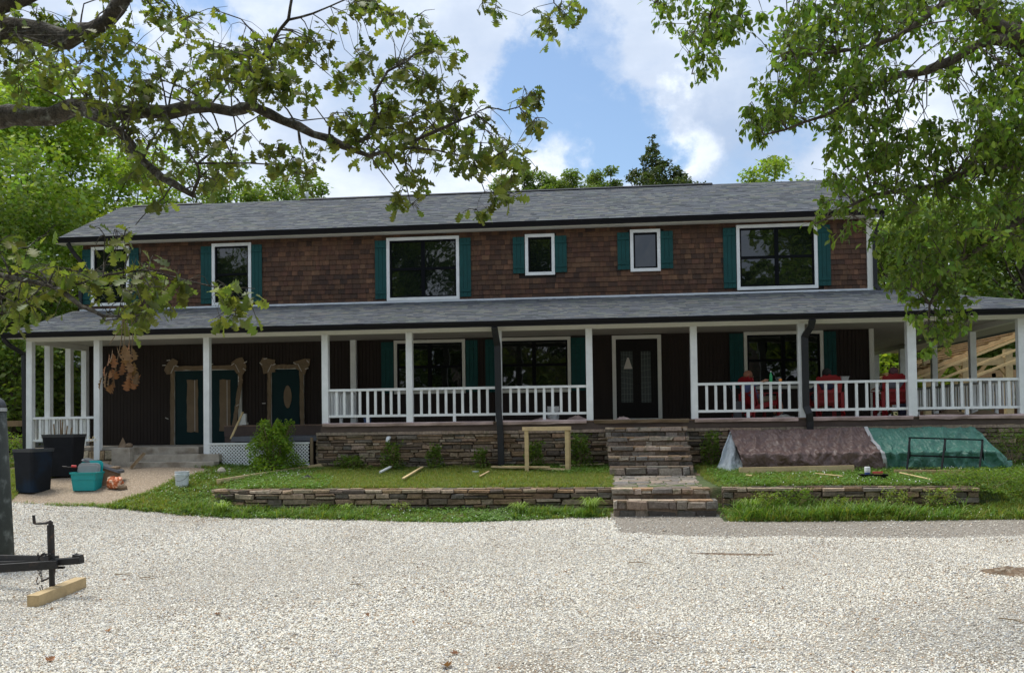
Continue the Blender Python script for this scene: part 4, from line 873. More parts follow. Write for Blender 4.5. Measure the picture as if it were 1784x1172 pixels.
def bg():
    g = 'sunlit trees left of the house'
    for i, (px, yt, Y, cr, lab, m, nl) in enumerate([
        (45, 75, 36, 5.0, 'tallest bright green tree rising at the left edge behind the house', M['bgleaf'], 42000),
        (165, 225, 41, 4.2, 'rounded bright green tree just left of the upper roof end', M['bgleaf'], 22000),
        (232, 295, 46, 3.4, 'low bright tree showing above the left end of the roof', M['bgleaf'], 12000),
        (-60, 250, 30, 4.0, 'shaded tree at the far left edge beside the porch', M['bgleaf2'], 22000),
        (20, 560, 29, 2.6, 'small dark understory tree beside the left porch post', M['bgleaf2'], 11000),
        (105, 560, 33, 2.6, 'dark understory tree seen through the left porch posts', M['bgleaf2'], 12000)]):
        b = bgpos(px, Y); H = Hof(px, yt, Y); tree('broadleaf_tree', lab, b, H, cr, m, nl, .26 if Y > 32 else .2, 70, .12, 'round', g, 10+i, .25, .5)
    g = 'trees behind the roof ridge'
    for i, (px, yt, Y, cr, lab, m, nl) in enumerate([
        (385, 278, 44, 2.8, 'soft green treetop behind the roof left of the white vent pipe', M['bgleaf2'], 8000),
        (452, 286, 42, 2.8, 'yellowish treetop behind the ridge, second left of the white vent pipe', M['bgleaf2'], 8000),
        (515, 296, 44, 2.2, 'treetop right beside the white roof vent pipe', M['bgleaf2'], 6000),
        (1350, 266, 46, 2.1, 'single pale rounded treetop above the right half of the ridge', M['bgleaf'], 6000)]):
        b = bgpos(px, Y); H = Hof(px, yt, Y); tree('broadleaf_tree', lab, b, H, cr, m, nl, .22, 40, .45, 'round', g, 30+i, .2, .5)
    g = 'leggy trees in the row behind the ridge'
    for i, (px, yt, cr, lab) in enumerate([
        (880, 303, 1.3, 'leftmost low leggy tree of the row behind the ridge'), (925, 288, 1.2, 'leggy tree of the ridge row, close right of the hanging oak twigs'), (955, 284, 1.1, 'leggy tree with a round top left of the gap in the ridge row'), (988, 296, 1.2, 'low dark tree in the middle of the ridge row'), (1022, 287, 1.4, 'widest leggy tree of the ridge row'), (1064, 295, 1.1, 'rightmost leggy tree of the ridge row before the cedar')]):
        b = bgpos(px, 48); H = Hof(px, yt, 48); tree('leggy_tree', lab, b, H, cr, M['bgleaf2'], 7000, .15, 22, .72, 'round', g, 50+i, .1, .4, cspread=.3)
    for px, yt, cr, lab, cat, sd in ((1145, 228, 3.3, 'dark pointed cedar rising above the middle of the ridge', 'cedar', 1), (1188, 276, 2.6, 'smaller dark cedar hugging the right side of the pointed one', 'cedar', 2)):
        b = bgpos(px, 42); H = Hof(px, yt, 42); tree('cedar_tree', lab, b, H, cr, M['pine'], 34000 if sd == 1 else 14000, .16, 150 if sd == 1 else 60, .6, 'cone', 'dark cedars behind the ridge', 60+sd, .15, .1, cspread=.13)
    g = 'woodland trees right of the house'
    for i, (px, yt, Y, cr, lab, m, nl) in enumerate([
        (1575, 345, 44, 3.6, 'pale woodland tree just right of the upper house corner', M['bgleaf2'], 17000),
        (1680, 300, 50, 4.6, 'broad pale woodland tree above the right porch roof', M['bgleaf2'], 20000),
        (1790, 330, 46, 4.2, 'woodland tree at the right edge above the porch roof', M['bgleaf2'], 18000),
        (1530, 400, 58, 4.2, 'distant woodland tree behind the right downspout', M['bgleaf2'], 12000),
        (1545, 570, 40, 2.8, 'leafy tree seen under the side porch beam', M['bgleaf'], 10000),
        (1640, 420, 60, 5, 'distant hazy woodland tree behind the pavilion', M['bgleaf2'], 12000),
        (1740, 430, 62, 5, 'distant hazy woodland tree right of the pavilion', M['bgleaf2'], 12000)]):
        b = bgpos(px, Y); H = Hof(px, yt, Y); tree('broadleaf_tree', lab, b, H, cr, m, nl, .27, 60, .1, 'round', g, 70+i, .22, .5)
    # distant wood closing the horizon: one mass
    r = np.random.default_rng(5); n = 46000; X = r.uniform(-62, 62, n); X = np.where(r.random(n) < .5, -abs(X), abs(X)); Y = 64+r.uniform(0, 6, n)+abs(X)*-.15; h = 6+2.5*np.sin(X*.33)+1.5*np.sin(X*.9+1); Z = gz(X, Y)+h*r.uniform(0, 1, n)**.8
    o = leafcloud('far_woods', np.stack([X, Y, Z], -1), .55, 'quad', M['bgleaf2'], None, .2, None, .8, 9); tag(o, 'distant wood closing the view behind the house', kind='stuff')
    # trees behind the viewer, seen mirrored in the window panes
    for i, (x, y, H, cr, lab) in enumerate([(-34, -14, 21, 7, 'tall oak across the drive mirrored in the leftmost upper windows'), (-23, -17, 22, 7, 'tall spreading tree across the drive, second from the left end of its row'), (-13, -16, 21, 6.5, 'tall tree across the drive mirrored in the wide left upper window'), (-4.5, -17, 20, 5.2, 'tall narrow tree across the drive facing the middle of the house'), (3.4, -20, 10, 4.5, 'low tree across the drive facing the front door'), (9.5, -19, 14.5, 4.2, 'middling tree across the drive with open sky above it'), (17, -16, 21, 6.5, 'tall tree across the drive facing the right upper window'), (27, -14, 19, 7, 'tall tree across the drive at the right end of its row')]):
        tree('broadleaf_tree', lab, (x, y, float(gz(x, y))), H, cr, M['bgleaf2'], 15000, .6, 70, .06, 'round', 'trees across the drive behind the viewer', 90+i, .3, .3)
bg()
# ---- near trees
def polysample(poly, n, r):
    P = np.array(poly, float); lo, hi = P.min(0), P.max(0); out = []
    while len(out) < n:
        q = r.uniform(lo, hi, (n*3, 2)); q = q[inpoly(q[:, 0], q[:, 1], P)]; out += list(q)
    return np.array(out[:n])
def near_tree(name, label, base, limbs, regions, leaf, lsize, lkind, bark, D, group=None, seed=1, droop=.5, twig=.006):
    # limbs: lists of (px, py, depth, radius px) measured on the photo and laid out at their own distances
    r = np.random.default_rng(seed); rp = random.Random(seed); t = thing(name, label, 'tree', base); mb = MB(); nodes = []
    for lb in limbs:
        pts = [PY(x, y, Y) for x, y, Y, w in lb]; rad = [w*(.86 if lkind == 'oak' else 1)*Y/FPX for x, y, Y, w in lb]; P2 = []; R2 = []
        for i in range(len(pts)-1):
            n = max(2, int((pts[i+1]-pts[i]).length/.18))
            for k in range(n):
                f = k/n; q = pts[i].lerp(pts[i+1], f); rr = lerp(rad[i], rad[i+1], f); P2.append(q+Vector((rp.uniform(-1, 1), rp.uniform(-1, 1), rp.uniform(-1, 1)))*min(.035, rr*.4)); R2.append(rr*(rp.uniform(.84, 1.14) if rr < .07 else rp.uniform(.96, 1.05)))
        P2.append(pts[-1]); R2.append(rad[-1]); mb.tube(P2, R2, 10 if rad[0] > .04 else 6); nodes += [(p, q) for p, q in zip(P2, R2)]
    LP = []; TC = []; tw = MB()
    NP = np.array([p for p, _ in nodes])
    for (poly, nclu, nleaf, rad, (d0, d1)) in regions:
        for (x, y) in polysample(poly, nclu, r):
            Y = r.uniform(d0, d1); c = PY(x, y, Y); k = rad*r.uniform(.6, 1.3)
            dd = np.linalg.norm(NP-np.array(c), axis=1); j = int(np.argmin(dd+r.uniform(0, .12, len(dd)))); a = nodes[j][0]
            if dd[j] < (1.05 if lkind == 'hick' else .8):
                md = a.lerp(c, .5)+Vector((rp.uniform(-.16, .16), rp.uniform(-.16, .16), rp.uniform(-.08, .16)))*min(1, dd[j]+.2); r0 = min(nodes[j][1]*.5, twig*(1+dd[j]*.7)); pts = [a, a.lerp(md, .5)+Vector((0, 0, .02)), md, md.lerp(c, .6), c]; tw.tube(pts, [r0, r0*.85, r0*.7, r0*.5, .002], 5, cap=False)
            nt = rp.randint(3, 5); per = max(1, int(nleaf*(1.05 if lkind == 'hick' else .9)*r.uniform(.5, 1.3)/nt)); tc = r.uniform(.7, 1.35)
            for _ in range(nt):
                e = c+Vector(r.normal(0, 1, 3))*k*.55+Vector((0, 0, -k*.25)); tw.tube([c, c.lerp(e, .5)+Vector((0, 0, .02)), e], [.0035, .0028, .0015], 4, cap=False)
                u = r.uniform(.25, 1.05, per)[:, None]; LP.append(np.array(c)*(1-u)+np.array(e)*u+r.normal(0, k*.16, (per, 3))); TC.append(np.full(per, tc))
    o = mb.build('trunk', bark, t, True); tw.build('twigs', bark, t)
    leafcloud('crown', np.concatenate(LP), lsize, lkind, leaf, t, droop, np.concatenate(TC), .7, seed); return t
def near():
    bo = G(-360, 1150); bo = (-5.6, 7.4, float(gz(-5.6, 7.4)))
    limbs = [
        [(-250, 1100, 7.6, 62), (-250, 700, 7.6, 52), (-240, 350, 7.6, 46), (-215, 215, 7.6, 36), (-60, 208, 7.5, 26), (60, 200, 7.4, 22), (150, 191, 7.3, 18), (250, 196, 7.2, 15), (330, 192, 7.1, 13), (400, 191, 7, 12), (445, 190, 6.9, 11), (490, 213, 6.9, 10), (545, 231, 6.8, 9), (600, 256, 6.8, 8), (645, 273, 6.7, 5), (700, 256, 6.7, 4.5), (760, 228, 6.6, 3.5), (800, 210, 6.6, 2.5)],
        [(-240, 350, 7.6, 44), (-215, 120, 7.5, 40), (-150, 70, 7.4, 34), (-60, 62, 7.3, 30), (40, 60, 7.1, 27), (110, 62, 7, 21), (160, 50, 6.9, 17), (205, 18, 6.8, 16), (240, -30, 6.8, 14)],
        [(-215, 130, 7.6, 36), (-120, 50, 7.2, 28), (-30, 14, 7, 21), (40, -4, 6.9, 17), (90, -30, 6.9, 14)],
        [(150, 195, 7.2, 15), (200, 222, 7, 11), (238, 262, 6.9, 9.5), (262, 292, 6.9, 8.5), (300, 322, 6.8, 7.5), (338, 341, 6.8, 6)],
        [(600, 256, 6.8, 5.5), (640, 241, 6.7, 5), (656, 205, 6.7, 4.5), (650, 165, 6.6, 3.5), (676, 125, 6.6, 2.8), (705, 110, 6.6, 1.8)],
        [(440, 190, 6.9, 9), (447, 150, 6.8, 7), (458, 100, 6.8, 5), (475, 70, 6.8, 4), (502, 35, 6.7, 3.4), (510, -12, 6.7, 3)],
        [(502, 35, 6.7, 2.8), (545, 24, 6.7, 2.2), (605, -2, 6.7, 1.8)], [(470, 78, 6.8, 2.5), (440, 55, 6.8, 1.6), (420, 33, 6.8, 1.3), (378, 19, 6.8, 1)],
        [(335, 341, 6.8, 4.5), (347, 310, 6.8, 3.5), (345, 285, 6.8, 3), (395, 245, 6.8, 2.4), (430, 215, 6.8, 1.8), (452, 201, 6.8, 1.3)],
        [(345, 285, 6.8, 2.5), (430, 284, 6.8, 2), (520, 289, 6.8, 1.3)], [(300, 322, 6.8, 2.2), (285, 345, 6.8, 1.6), (262, 362, 6.8, 1.4), (236, 392, 6.8, .9)],
        [(700, 256, 6.7, 3), (760, 262, 6.6, 2), (825, 277, 6.6, 1.6), (832, 300, 6.6, 1.3), (845, 335, 6.6, 1)], [(760, 228, 6.6, 2.4), (830, 198, 6.6, 2), (862, 225, 6.6, 1.3), (870, 240, 6.6, 1)], [(830, 196, 6.6, 1.6), (852, 187, 6.6, 1.4), (880, 193, 6.6, 1.3), (905, 186, 6.6, 1.2), (925, 160, 6.6, 1)], [(905, 186, 6.6, 1.1), (918, 205, 6.6, .9), (915, 222, 6.6, .7)],
        [(-225, 520, 7.0, 18), (-120, 480, 6, 10), (-20, 475, 5.6, 6.5), (60, 490, 5.5, 5.5), (105, 505, 5.4, 5), (140, 533, 5.3, 4.5), (180, 549, 5.2, 3.5), (230, 552, 5.2, 2.8), (270, 540, 5.2, 1.8)],
        [(105, 505, 5.4, 3), (180, 480, 5.4, 2.4), (250, 470, 5.4, 2), (330, 490, 5.4, 1.6), (400, 505, 5.4, 1.3)], [(960, -60, 6.6, 1.8), (965, 5, 6.6, 1.6), (980, 20, 6.6, 1), (1000, 38, 6.6, .7)]]
    D = (6.4, 7.5)
    rg = [([(0, 60), (90, 70), (200, 60), (330, 60), (420, 80), (480, 120), (470, 160), (380, 175), (200, 185), (100, 180), (0, 160)], 58, 22, .2, D),
        ([(-60, -20), (60, 20), (190, -20), (290, -10), (330, 30), (260, 70), (100, 90), (0, 90), (-60, 60)], 27, 24, .2, D),
        ([(370, 75), (440, 55), (520, 60), (590, 60), (640, 90), (630, 140), (560, 160), (520, 180), (470, 170), (420, 130)], 29, 24, .17, D),
        ([(210, 205), (330, 205), (430, 215), (520, 250), (560, 290), (540, 310), (440, 290), (380, 320), (330, 310), (250, 310), (190, 250)], 40, 16, .14, D),
        ([(560, 195), (680, 190), (800, 190), (870, 220), (930, 240), (915, 295), (850, 290), (760, 270), (640, 280), (570, 250)], 46, 18, .14, D),
        ([(690, 60), (770, 65), (800, 80), (790, 120), (740, 150), (700, 130)], 13, 18, .12, D), ([(610, 0), (700, 0), (735, 20), (700, 55), (640, 50)], 9, 22, .13, D),
        ([(640, 130), (720, 110), (790, 130), (850, 150), (840, 200), (760, 195), (650, 190)], 20, 18, .13, D),
        ([(905, 150), (950, 145), (960, 175), (950, 215), (915, 230), (900, 200)], 7, 14, .09, D),
        ([(675, 300), (735, 300), (740, 330), (715, 360), (685, 355)], 7, 18, .1, D), ([(820, 325), (880, 320), (900, 345), (850, 372), (820, 365)], 6, 13, .09, D),
        ([(790, 280), (830, 275), (825, 300), (795, 303)], 2, 13, .08, D), ([(935, 25), (970, 5), (1030, 5), (1035, 30), (1000, 55), (950, 75)], 7, 14, .1, D), ([(835, -10), (880, -10), (875, 15), (845, 20)], 2, 12, .08, D),
        ([(255, 345), (290, 340), (290, 372), (262, 375)], 2, 14, .08, D), ([(500, 260), (560, 260), (560, 300), (520, 320)], 3, 12, .09, D),
        ([(-40, 400), (30, 405), (75, 440), (140, 475), (150, 505), (60, 510), (-5, 590), (-40, 590)], 27, 15, .15, (5.2, 6)),
        ([(160, 455), (250, 455), (330, 480), (330, 520), (250, 560), (200, 570), (170, 530), (150, 490)], 26, 14, .12, (5.1, 5.7)),
        ([(355, 485), (420, 480), (450, 520), (440, 560), (395, 585), (375, 545)], 7, 12, .09, (5.2, 5.6)), ([(165, 395), (240, 395), (240, 440), (170, 440)], 4, 10, .1, (5.2, 5.6))]
    t = near_tree('oak_tree', 'old oak whose lichened limbs and lobed leaves hang over the upper left', bo, limbs, rg, M['oakleaf'], .088, 'oak', M['bark'], D, seed=4, droop=.55)
    # the dead, curled leaves hanging from the low branch
    r = np.random.default_rng(8); P = []
    for (x, y, n, k) in ((207, 620, 4, .025), (221, 615, 4, .02), (192, 668, 5, .022), (198, 650, 4, .022), (229, 664, 5, .02), (226, 645, 4, .02), (207, 640, 2, .02)): P.append(np.array(PY(x, y-12, 5.2))+r.normal(0, k, (n, 3))*np.array([1, 1, .8]))
    leafcloud('dead_leaves', np.concatenate(P), .085, 'oak', M['deadleaf'], t, 1.25, None, 1.2, 5)
    mb = MB(); a = PY(215, 552, 5.2)
    for x, y, x0 in ((200, 650, 214), (212, 625, 217), (226, 640, 221), (228, 625, 229), (190, 600, 216)): p = PY(x, y, 5.2+R.uniform(-.04, .04)); s = PY(x0, 556, 5.2); mb.tube([s, s.lerp(p, .4)+Vector((.01, 0, 0)), p], .0022, 5)
    mb.build('dead_twigs', M['oldwood'], t)
    # the big compound-leaved tree at the right
    b = bgpos(2010, 11.5)
    limbs = [
        [(2012, 1120, 11.5, 56), (2010, 1050, 11.5, 47), (2002, 700, 11.5, 40), (1965, 350, 11.4, 35), (1880, 170, 11.2, 27), (1810, 92, 11, 20), (1740, 50, 10.9, 16), (1690, 0, 10.8, 13), (1660, -60, 10.8, 10)],
        [(1790, 70, 11, 14), (1730, 70, 10.8, 9), (1700, 82, 10.7, 8.5), (1655, 105, 10.6, 8), (1615, 122, 10.5, 7.5), (1575, 130, 10.4, 6), (1540, 140, 10.3, 5), (1500, 165, 10.2, 4), (1440, 200, 10.2, 3), (1370, 225, 10.1, 2), (1330, 235, 10.1, 1.4)],
        [(1690, 0, 10.8, 7), (1640, 8, 10.6, 6), (1600, 40, 10.5, 4.5), (1560, 65, 10.4, 4), (1500, 85, 10.3, 3.5), (1420, 95, 10.2, 3), (1340, 90, 10.2, 1.5)],
        [(1960, 350, 11.4, 18), (1850, 300, 11, 12), (1760, 285, 10.7, 8), (1690, 300, 10.5, 6), (1600, 330, 10.4, 4), (1520, 340, 10.3, 3), (1460, 370, 10.2, 2), (1420, 390, 10.2, 1.4)],
        [(1850, 300, 11, 10), (1780, 380, 10.7, 6), (1710, 430, 10.4, 4), (1650, 470, 10.3, 3), (1620, 530, 10.2, 2.4), (1615, 590, 10.2, 1.5)],
        [(1520, -60, 10.6, 6), (1400, -40, 10.5, 4), (1280, -30, 10.4, 3.5), (1235, 30, 10.4, 2.5), (1215, 90, 10.4, 1.5), (1205, 130, 10.4, .9)], [(1280, -30, 10.4, 2.5), (1180, -20, 10.4, 2), (1140, 5, 10.4, 1.2)]]
    D = (9.7, 11.6)
    rg = [([(1130, -10), (1190, -30), (1300, -30), (1290, 40), (1265, 85), (1240, 128), (1205, 125), (1195, 70), (1150, 25)], 40, 34, .2, D),
        ([(1320, -20), (1345, -20), (1335, 25), (1322, 20)], 2, 20, .1, D),
        ([(1390, -20), (1640, -30), (1600, 30), (1560, 60), (1580, 110), (1500, 160), (1400, 150), (1345, 80), (1380, 30)], 88, 44, .27, D),
        ([(1580, -20), (1800, -30), (1820, 160), (1700, 130), (1600, 60)], 50, 40, .28, D),
        ([(1345, 110), (1480, 120), (1580, 150), (1590, 190), (1500, 210), (1440, 200), (1400, 210), (1340, 235), (1310, 235), (1295, 200)], 52, 38, .2, D),
        ([(1300, 195), (1370, 180), (1350, 225), (1325, 240)], 9, 30, .12, D), ([(1600, 130), (1660, 120), (1650, 160), (1625, 170)], 5, 34, .13, D),
        ([(1440, 200), (1560, 190), (1590, 240), (1520, 290), (1450, 250)], 26, 36, .2, D),
        ([(1690, 150), (1820, 130), (1820, 300), (1720, 270), (1680, 200)], 44, 44, .28, D),
        ([(1440, 285), (1530, 250), (1600, 210), (1700, 200), (1820, 260), (1820, 400), (1700, 400), (1590, 390), (1500, 370), (1450, 360)], 108, 44, .27, (9.8, 11.2)),
        ([(1400, 370), (1440, 340), (1480, 370), (1430, 400)], 7, 24, .12, (9.8, 10.6)),
        ([(1530, 390), (1700, 390), (1700, 470), (1650, 520), (1560, 500), (1535, 450)], 40, 34, .2, (9.8, 10.8)),
        ([(1565, 500), (1660, 500), (1700, 550), (1640, 580), (1620, 612), (1600, 590), (1590, 540)], 20, 32, .15, (9.8, 10.6)),
        ([(1700, 390), (1820, 380), (1820, 440), (1720, 430)], 8, 30, .2, (10, 11))]
    near_tree('hickory_tree', 'tall leafy hickory overhanging the right end of the house', b, limbs, rg, M['hickleaf'], .09, 'hick', M['trunk'], D, seed=6, droop=.75)
near()
# ---- shrubs and plants
def shrub(name, label, px, py, Y, h, w, n, ls, m, cat='shrub', group=None, seed=1, cone=.6, twigs=12):
    p = PY(px, py, Y); z = float(gz(p.x, Y)); r = np.random.default_rng(seed); t = thing(name, label, cat, (p.x, Y, z), group)
    u = r.uniform(0, 1, n)**.85; a = r.uniform(0, 6.28, n); rr = w/2*(1-cone*u)*np.sqrt(r.uniform(.12, 1, n))*(1+.22*np.sin(a*3+u*7)+.15*np.sin(a*7+u*13))
    P = np.stack([p.x+rr*np.cos(a), Y+rr*np.sin(a)*.8, z+.02+h*u*(1+.1*np.sin(a*5))], -1)
    leafcloud('foliage', P, ls, 'hick', m, t, -.1, None, .9, seed)
    mb = MB()
    for k in range(twigs): a = R.uniform(0, 6.28); e = Vector((p.x+w*.3*cos(a), Y+w*.3*sin(a), z+h*R.uniform(.6, 1.02))); mb.tube([(p.x, Y, z), Vector((p.x, Y, z)).lerp(e, .5)+Vector((0, 0, .05)), e], [.008, .006, .002], 5)
    mb.build('stems', M['oldwood'], t); return t
shrub('shrub', 'large bright green shrub in front of the white lattice', 477, 815, 21.8, 1.14, 1.42, 8000, .065, M['shrubleaf'], seed=1, cone=.5, twigs=26)
g = 'small plants along the porch base'
for i, (px, py, h, w, n, lab) in enumerate([(683, 808, .55, .55, 520, 'bushy small plant below the white wall pipe'), (610, 810, .3, .8, 420, 'low spreading plant near the left end of the stone base'), (758, 808, .5, .42, 420, 'upright small plant between the wall pipe and the black downspout'), (838, 810, .42, .36, 300, 'spiky small plant just left of the black downspout'), (932, 810, .55, .5, 480, 'small plant seen through the wooden frame'), (1010, 810, .68, .6, 700, 'dark bushy plant just right of the wooden frame'), (1240, 805, .7, .5, 520, 'dark plant between the stone steps and the plastic sheet')]):
    shrub('small_plant', lab, px, py, 22.0, h*1.1, w*1.15, int(n*1.6), .07, M['hickleaf'], 'plant', g, 20+i, .4, 7)
shrub('small_plant', 'leafy weed bush in front of the right retaining wall', 1385, 880, 18.75, .42, 1.0, 1100, .05, M['hickleaf'], 'plant', None, 31, .4)
for px, h, w, n, lab in ((1335, .35, .8, 700, 'weed clump against the right retaining wall nearest the lower steps'), (1462, .26, .5, 300, 'small weed before the large pale stone of the right retaining wall'), (1560, .4, .7, 600, 'tall weed clump covering the middle of the right retaining wall'), (1640, .42, .8, 700, 'weed clump at the broken right end of the retaining wall'), (700, .2, .5, 240, 'low weed at the foot of the left retaining wall')):
    shrub('weed_clump', lab, px, 885, 18.72, h, w, n, .045, M['grassm'], 'plant', 'weeds along the retaining walls', 40+px, .35, 6)
shrub('ground_vine', 'leafy ground vine spilling over the bank at the right end of the retaining wall', 1725, 870, 19.3, .4, 2.4, 4200, .05, M['hickleaf'], 'plant', None, 32, .35, 6)
shrub('small_plant', 'green undergrowth behind the left trash bin', 5, 850, 22.5, .8, 1.6, 2200, .06, M['hickleaf'], 'plant', None, 33, .3)
shrub('ground_vine', 'creeper on the stone base at the right edge', 1765, 805, 21.8, .8, 1.3, 1500, .05, M['hickleaf'], 'plant', None, 34, .3)
def blades(label, px, py, Y, n, h, col, seed):
    p = PY(px, py, Y); z = float(gz(p.x, Y)); rr = random.Random(seed); mb = MB()
    for k in range(n):
        a = rr.uniform(0, 6.28); l = h*rr.uniform(.6, 1.1); o = Vector((p.x+rr.uniform(-.06, .06), Y+rr.uniform(-.06, .06), z)); d = Vector((cos(a), sin(a), 0)); s = Vector((-sin(a), cos(a), 0)); w = .009; b = rr.uniform(.5, 1.1)
        q = [o, o+d*l*.25*b+Vector((0, 0, l*.6)), o+d*l*.6*b+Vector((0, 0, l*.78)), o+d*l*.95*b+Vector((0, 0, l*.55))]; V = []
        for i, c in enumerate(q): ww = w*(1, .9, .6, .1)[i]; V += [c-s*ww, c+s*ww]
        mb.add(V, [(0, 1, 3, 2), (2, 3, 5, 4), (4, 5, 7, 6)], jit((1, 1, 1), .25, rr))
    o = mb.build('grass_clump', col); o['label'] = label; o['category'] = 'plant'; o['group'] = 'arching grass clumps'
yg = leafmat('yellow_green_blade', (.23, .33, .06), .35)
blades('arching yellow green grass clump left of the lower steps', 1030, 893, 18.55, 120, .42, yg, 1)
blades('low arching grass clump by the retaining wall, left of the tallest clump', 905, 893, 18.5, 90, .33, yg, 2)
blades('arching grass clump just right of the lower steps', 1310, 890, 18.5, 100, .4, yg, 3)
blades('grass clump at the curved left end of the retaining wall', 385, 893, 18.5, 90, .36, yg, 4)
blades('tiny yellow grass clump in front of the retaining wall', 605, 893, 18.7, 30, .25, yg, 5)
# ---------------------------------------------------------------- things on the ground
def gat(px, py, Y): x = PY(px, py, Y).x; return Vector((x, Y, float(gz(x, Y))))
def one(mb, name, label, cat, m, group=None, smooth=False, bevel=0, org=None):
    o = mb.build(name, m, None, smooth, bevel)
    if org is None: v = np.array(s_ := mb.v); org = (v[:, 0].mean(), v[:, 1].mean(), v[:, 2].min())
    org = Vector(org); o.data.transform(Matrix.Translation(-org)); o.location = org; return tag(o, label, cat, group)
def rbox(mb, x0, x1, y0, y1, z0, z1, X0, X1, Y0, Y1, r, c=None, cap=True, n=4):   # rounded tapered tub; lower then upper rectangle
    def ring(a, b, c_, d, z):
        o = []
        for cx, cy, s in ((b-r, c_+r, -90), (b-r, d-r, 0), (a+r, d-r, 90), (a+r, c_+r, 180)):
            for k in range(n+1): t = radians(s+90*k/n); o.append((cx+r*cos(t), cy+r*sin(t), z))
        return o
    A = ring(x0, x1, y0, y1, z0); B = ring(X0, X1, Y0, Y1, z1); k = len(A)
    mb.add(A+B, [(i, (i+1) % k, k+(i+1) % k, k+i) for i in range(k)]+([tuple(range(k))[::-1]] if cap else []), c)
def bins():
    for (px, Y, ang, w, dpt, h, m, lab) in ((58, 19.6, -.28, .62, .62, .97, M['binblue'], 'dark blue grey trash bin with an open rim standing nearest the drive'), (112, 20.9, .12, .76, .72, 1.0, M['bin'], 'larger black trash bin with sticks poking out, behind the teal tote')):
        p = gat(px, 850, Y); t = thing('trash_bin', lab, 'trash bin', (0, 0, 0), 'tall dark trash bins'); mb = MB(); k = .84; r = .06
        rbox(mb, -w/2*k, w/2*k, -dpt/2*k, dpt/2*k, 0, h*.93, -w/2*.96, w/2*.96, -dpt/2*.96, dpt/2*.96, r)
        rbox(mb, -w/2*.93, w/2*.93, -dpt/2*.93, dpt/2*.93, h*.72, h*.93, -w/2*.99, w/2*.99, -dpt/2*.99, dpt/2*.99, r, None, False)
        rbox(mb, -w/2*.9, w/2*.9, -dpt/2*.9, dpt/2*.9, h*.97, h*.45, -w/2*.84, w/2*.84, -dpt/2*.84, dpt/2*.84, r, (.3, .3, .3), False)
        mb.box((-w/2*.62, -dpt/2*.79, .0), (w/2*.62, -dpt/2*.74, .09)); mb.build('body', m, t, False, .004)
        mb = MB(); rbox(mb, -w/2, w/2, -dpt/2, dpt/2, h*.93, h, -w/2*1.04, w/2*1.04, -dpt/2*1.04, dpt/2*1.04, r, None, False); rbox(mb, -w/2*1.04, w/2*1.04, -dpt/2*1.04, dpt/2*1.04, h, h, -w/2*.9, w/2*.9, -dpt/2*.9, dpt/2*.9, r, None, False)
        rbox(mb, -w/2*.9, w/2*.9, -dpt/2*.9, dpt/2*.9, h, h*.5, -w/2*.84, w/2*.84, -dpt/2*.84, dpt/2*.84, r, None, False); mb.build('rim', mat('bin_rim', (.035, .039, .046), .5), t)
        t.location = p; t.rotation_euler = (0, 0, ang); t['org'] = tuple(p)
    p = gat(112, 850, 20.9)
    for i, (dx, dy, l, tx) in enumerate(((-.22, 0, .75, -.2), (-.12, .05, .85, -.1), (-.08, -.02, .8, .05), (0, .02, .7, .08), (.03, .1, .66, .18))):
        mb = MB(); a = p+Vector((dx, dy, .5)); mb.beam(a, a+Vector((tx*.4, .05, l)), .028, .018, jit((1, .9, .8), .2)); one(mb, 'wood_stick', ['thin stick leaning furthest left in the larger bin', 'wood offcut in the larger bin, second stick from the left', 'tallest middle wood offcut in the larger bin', 'short wood offcut right of the tallest one in the larger bin', 'rightmost stick in the larger bin'][i], 'stick', M['oldwood'], 'sticks in the larger bin')
bins()
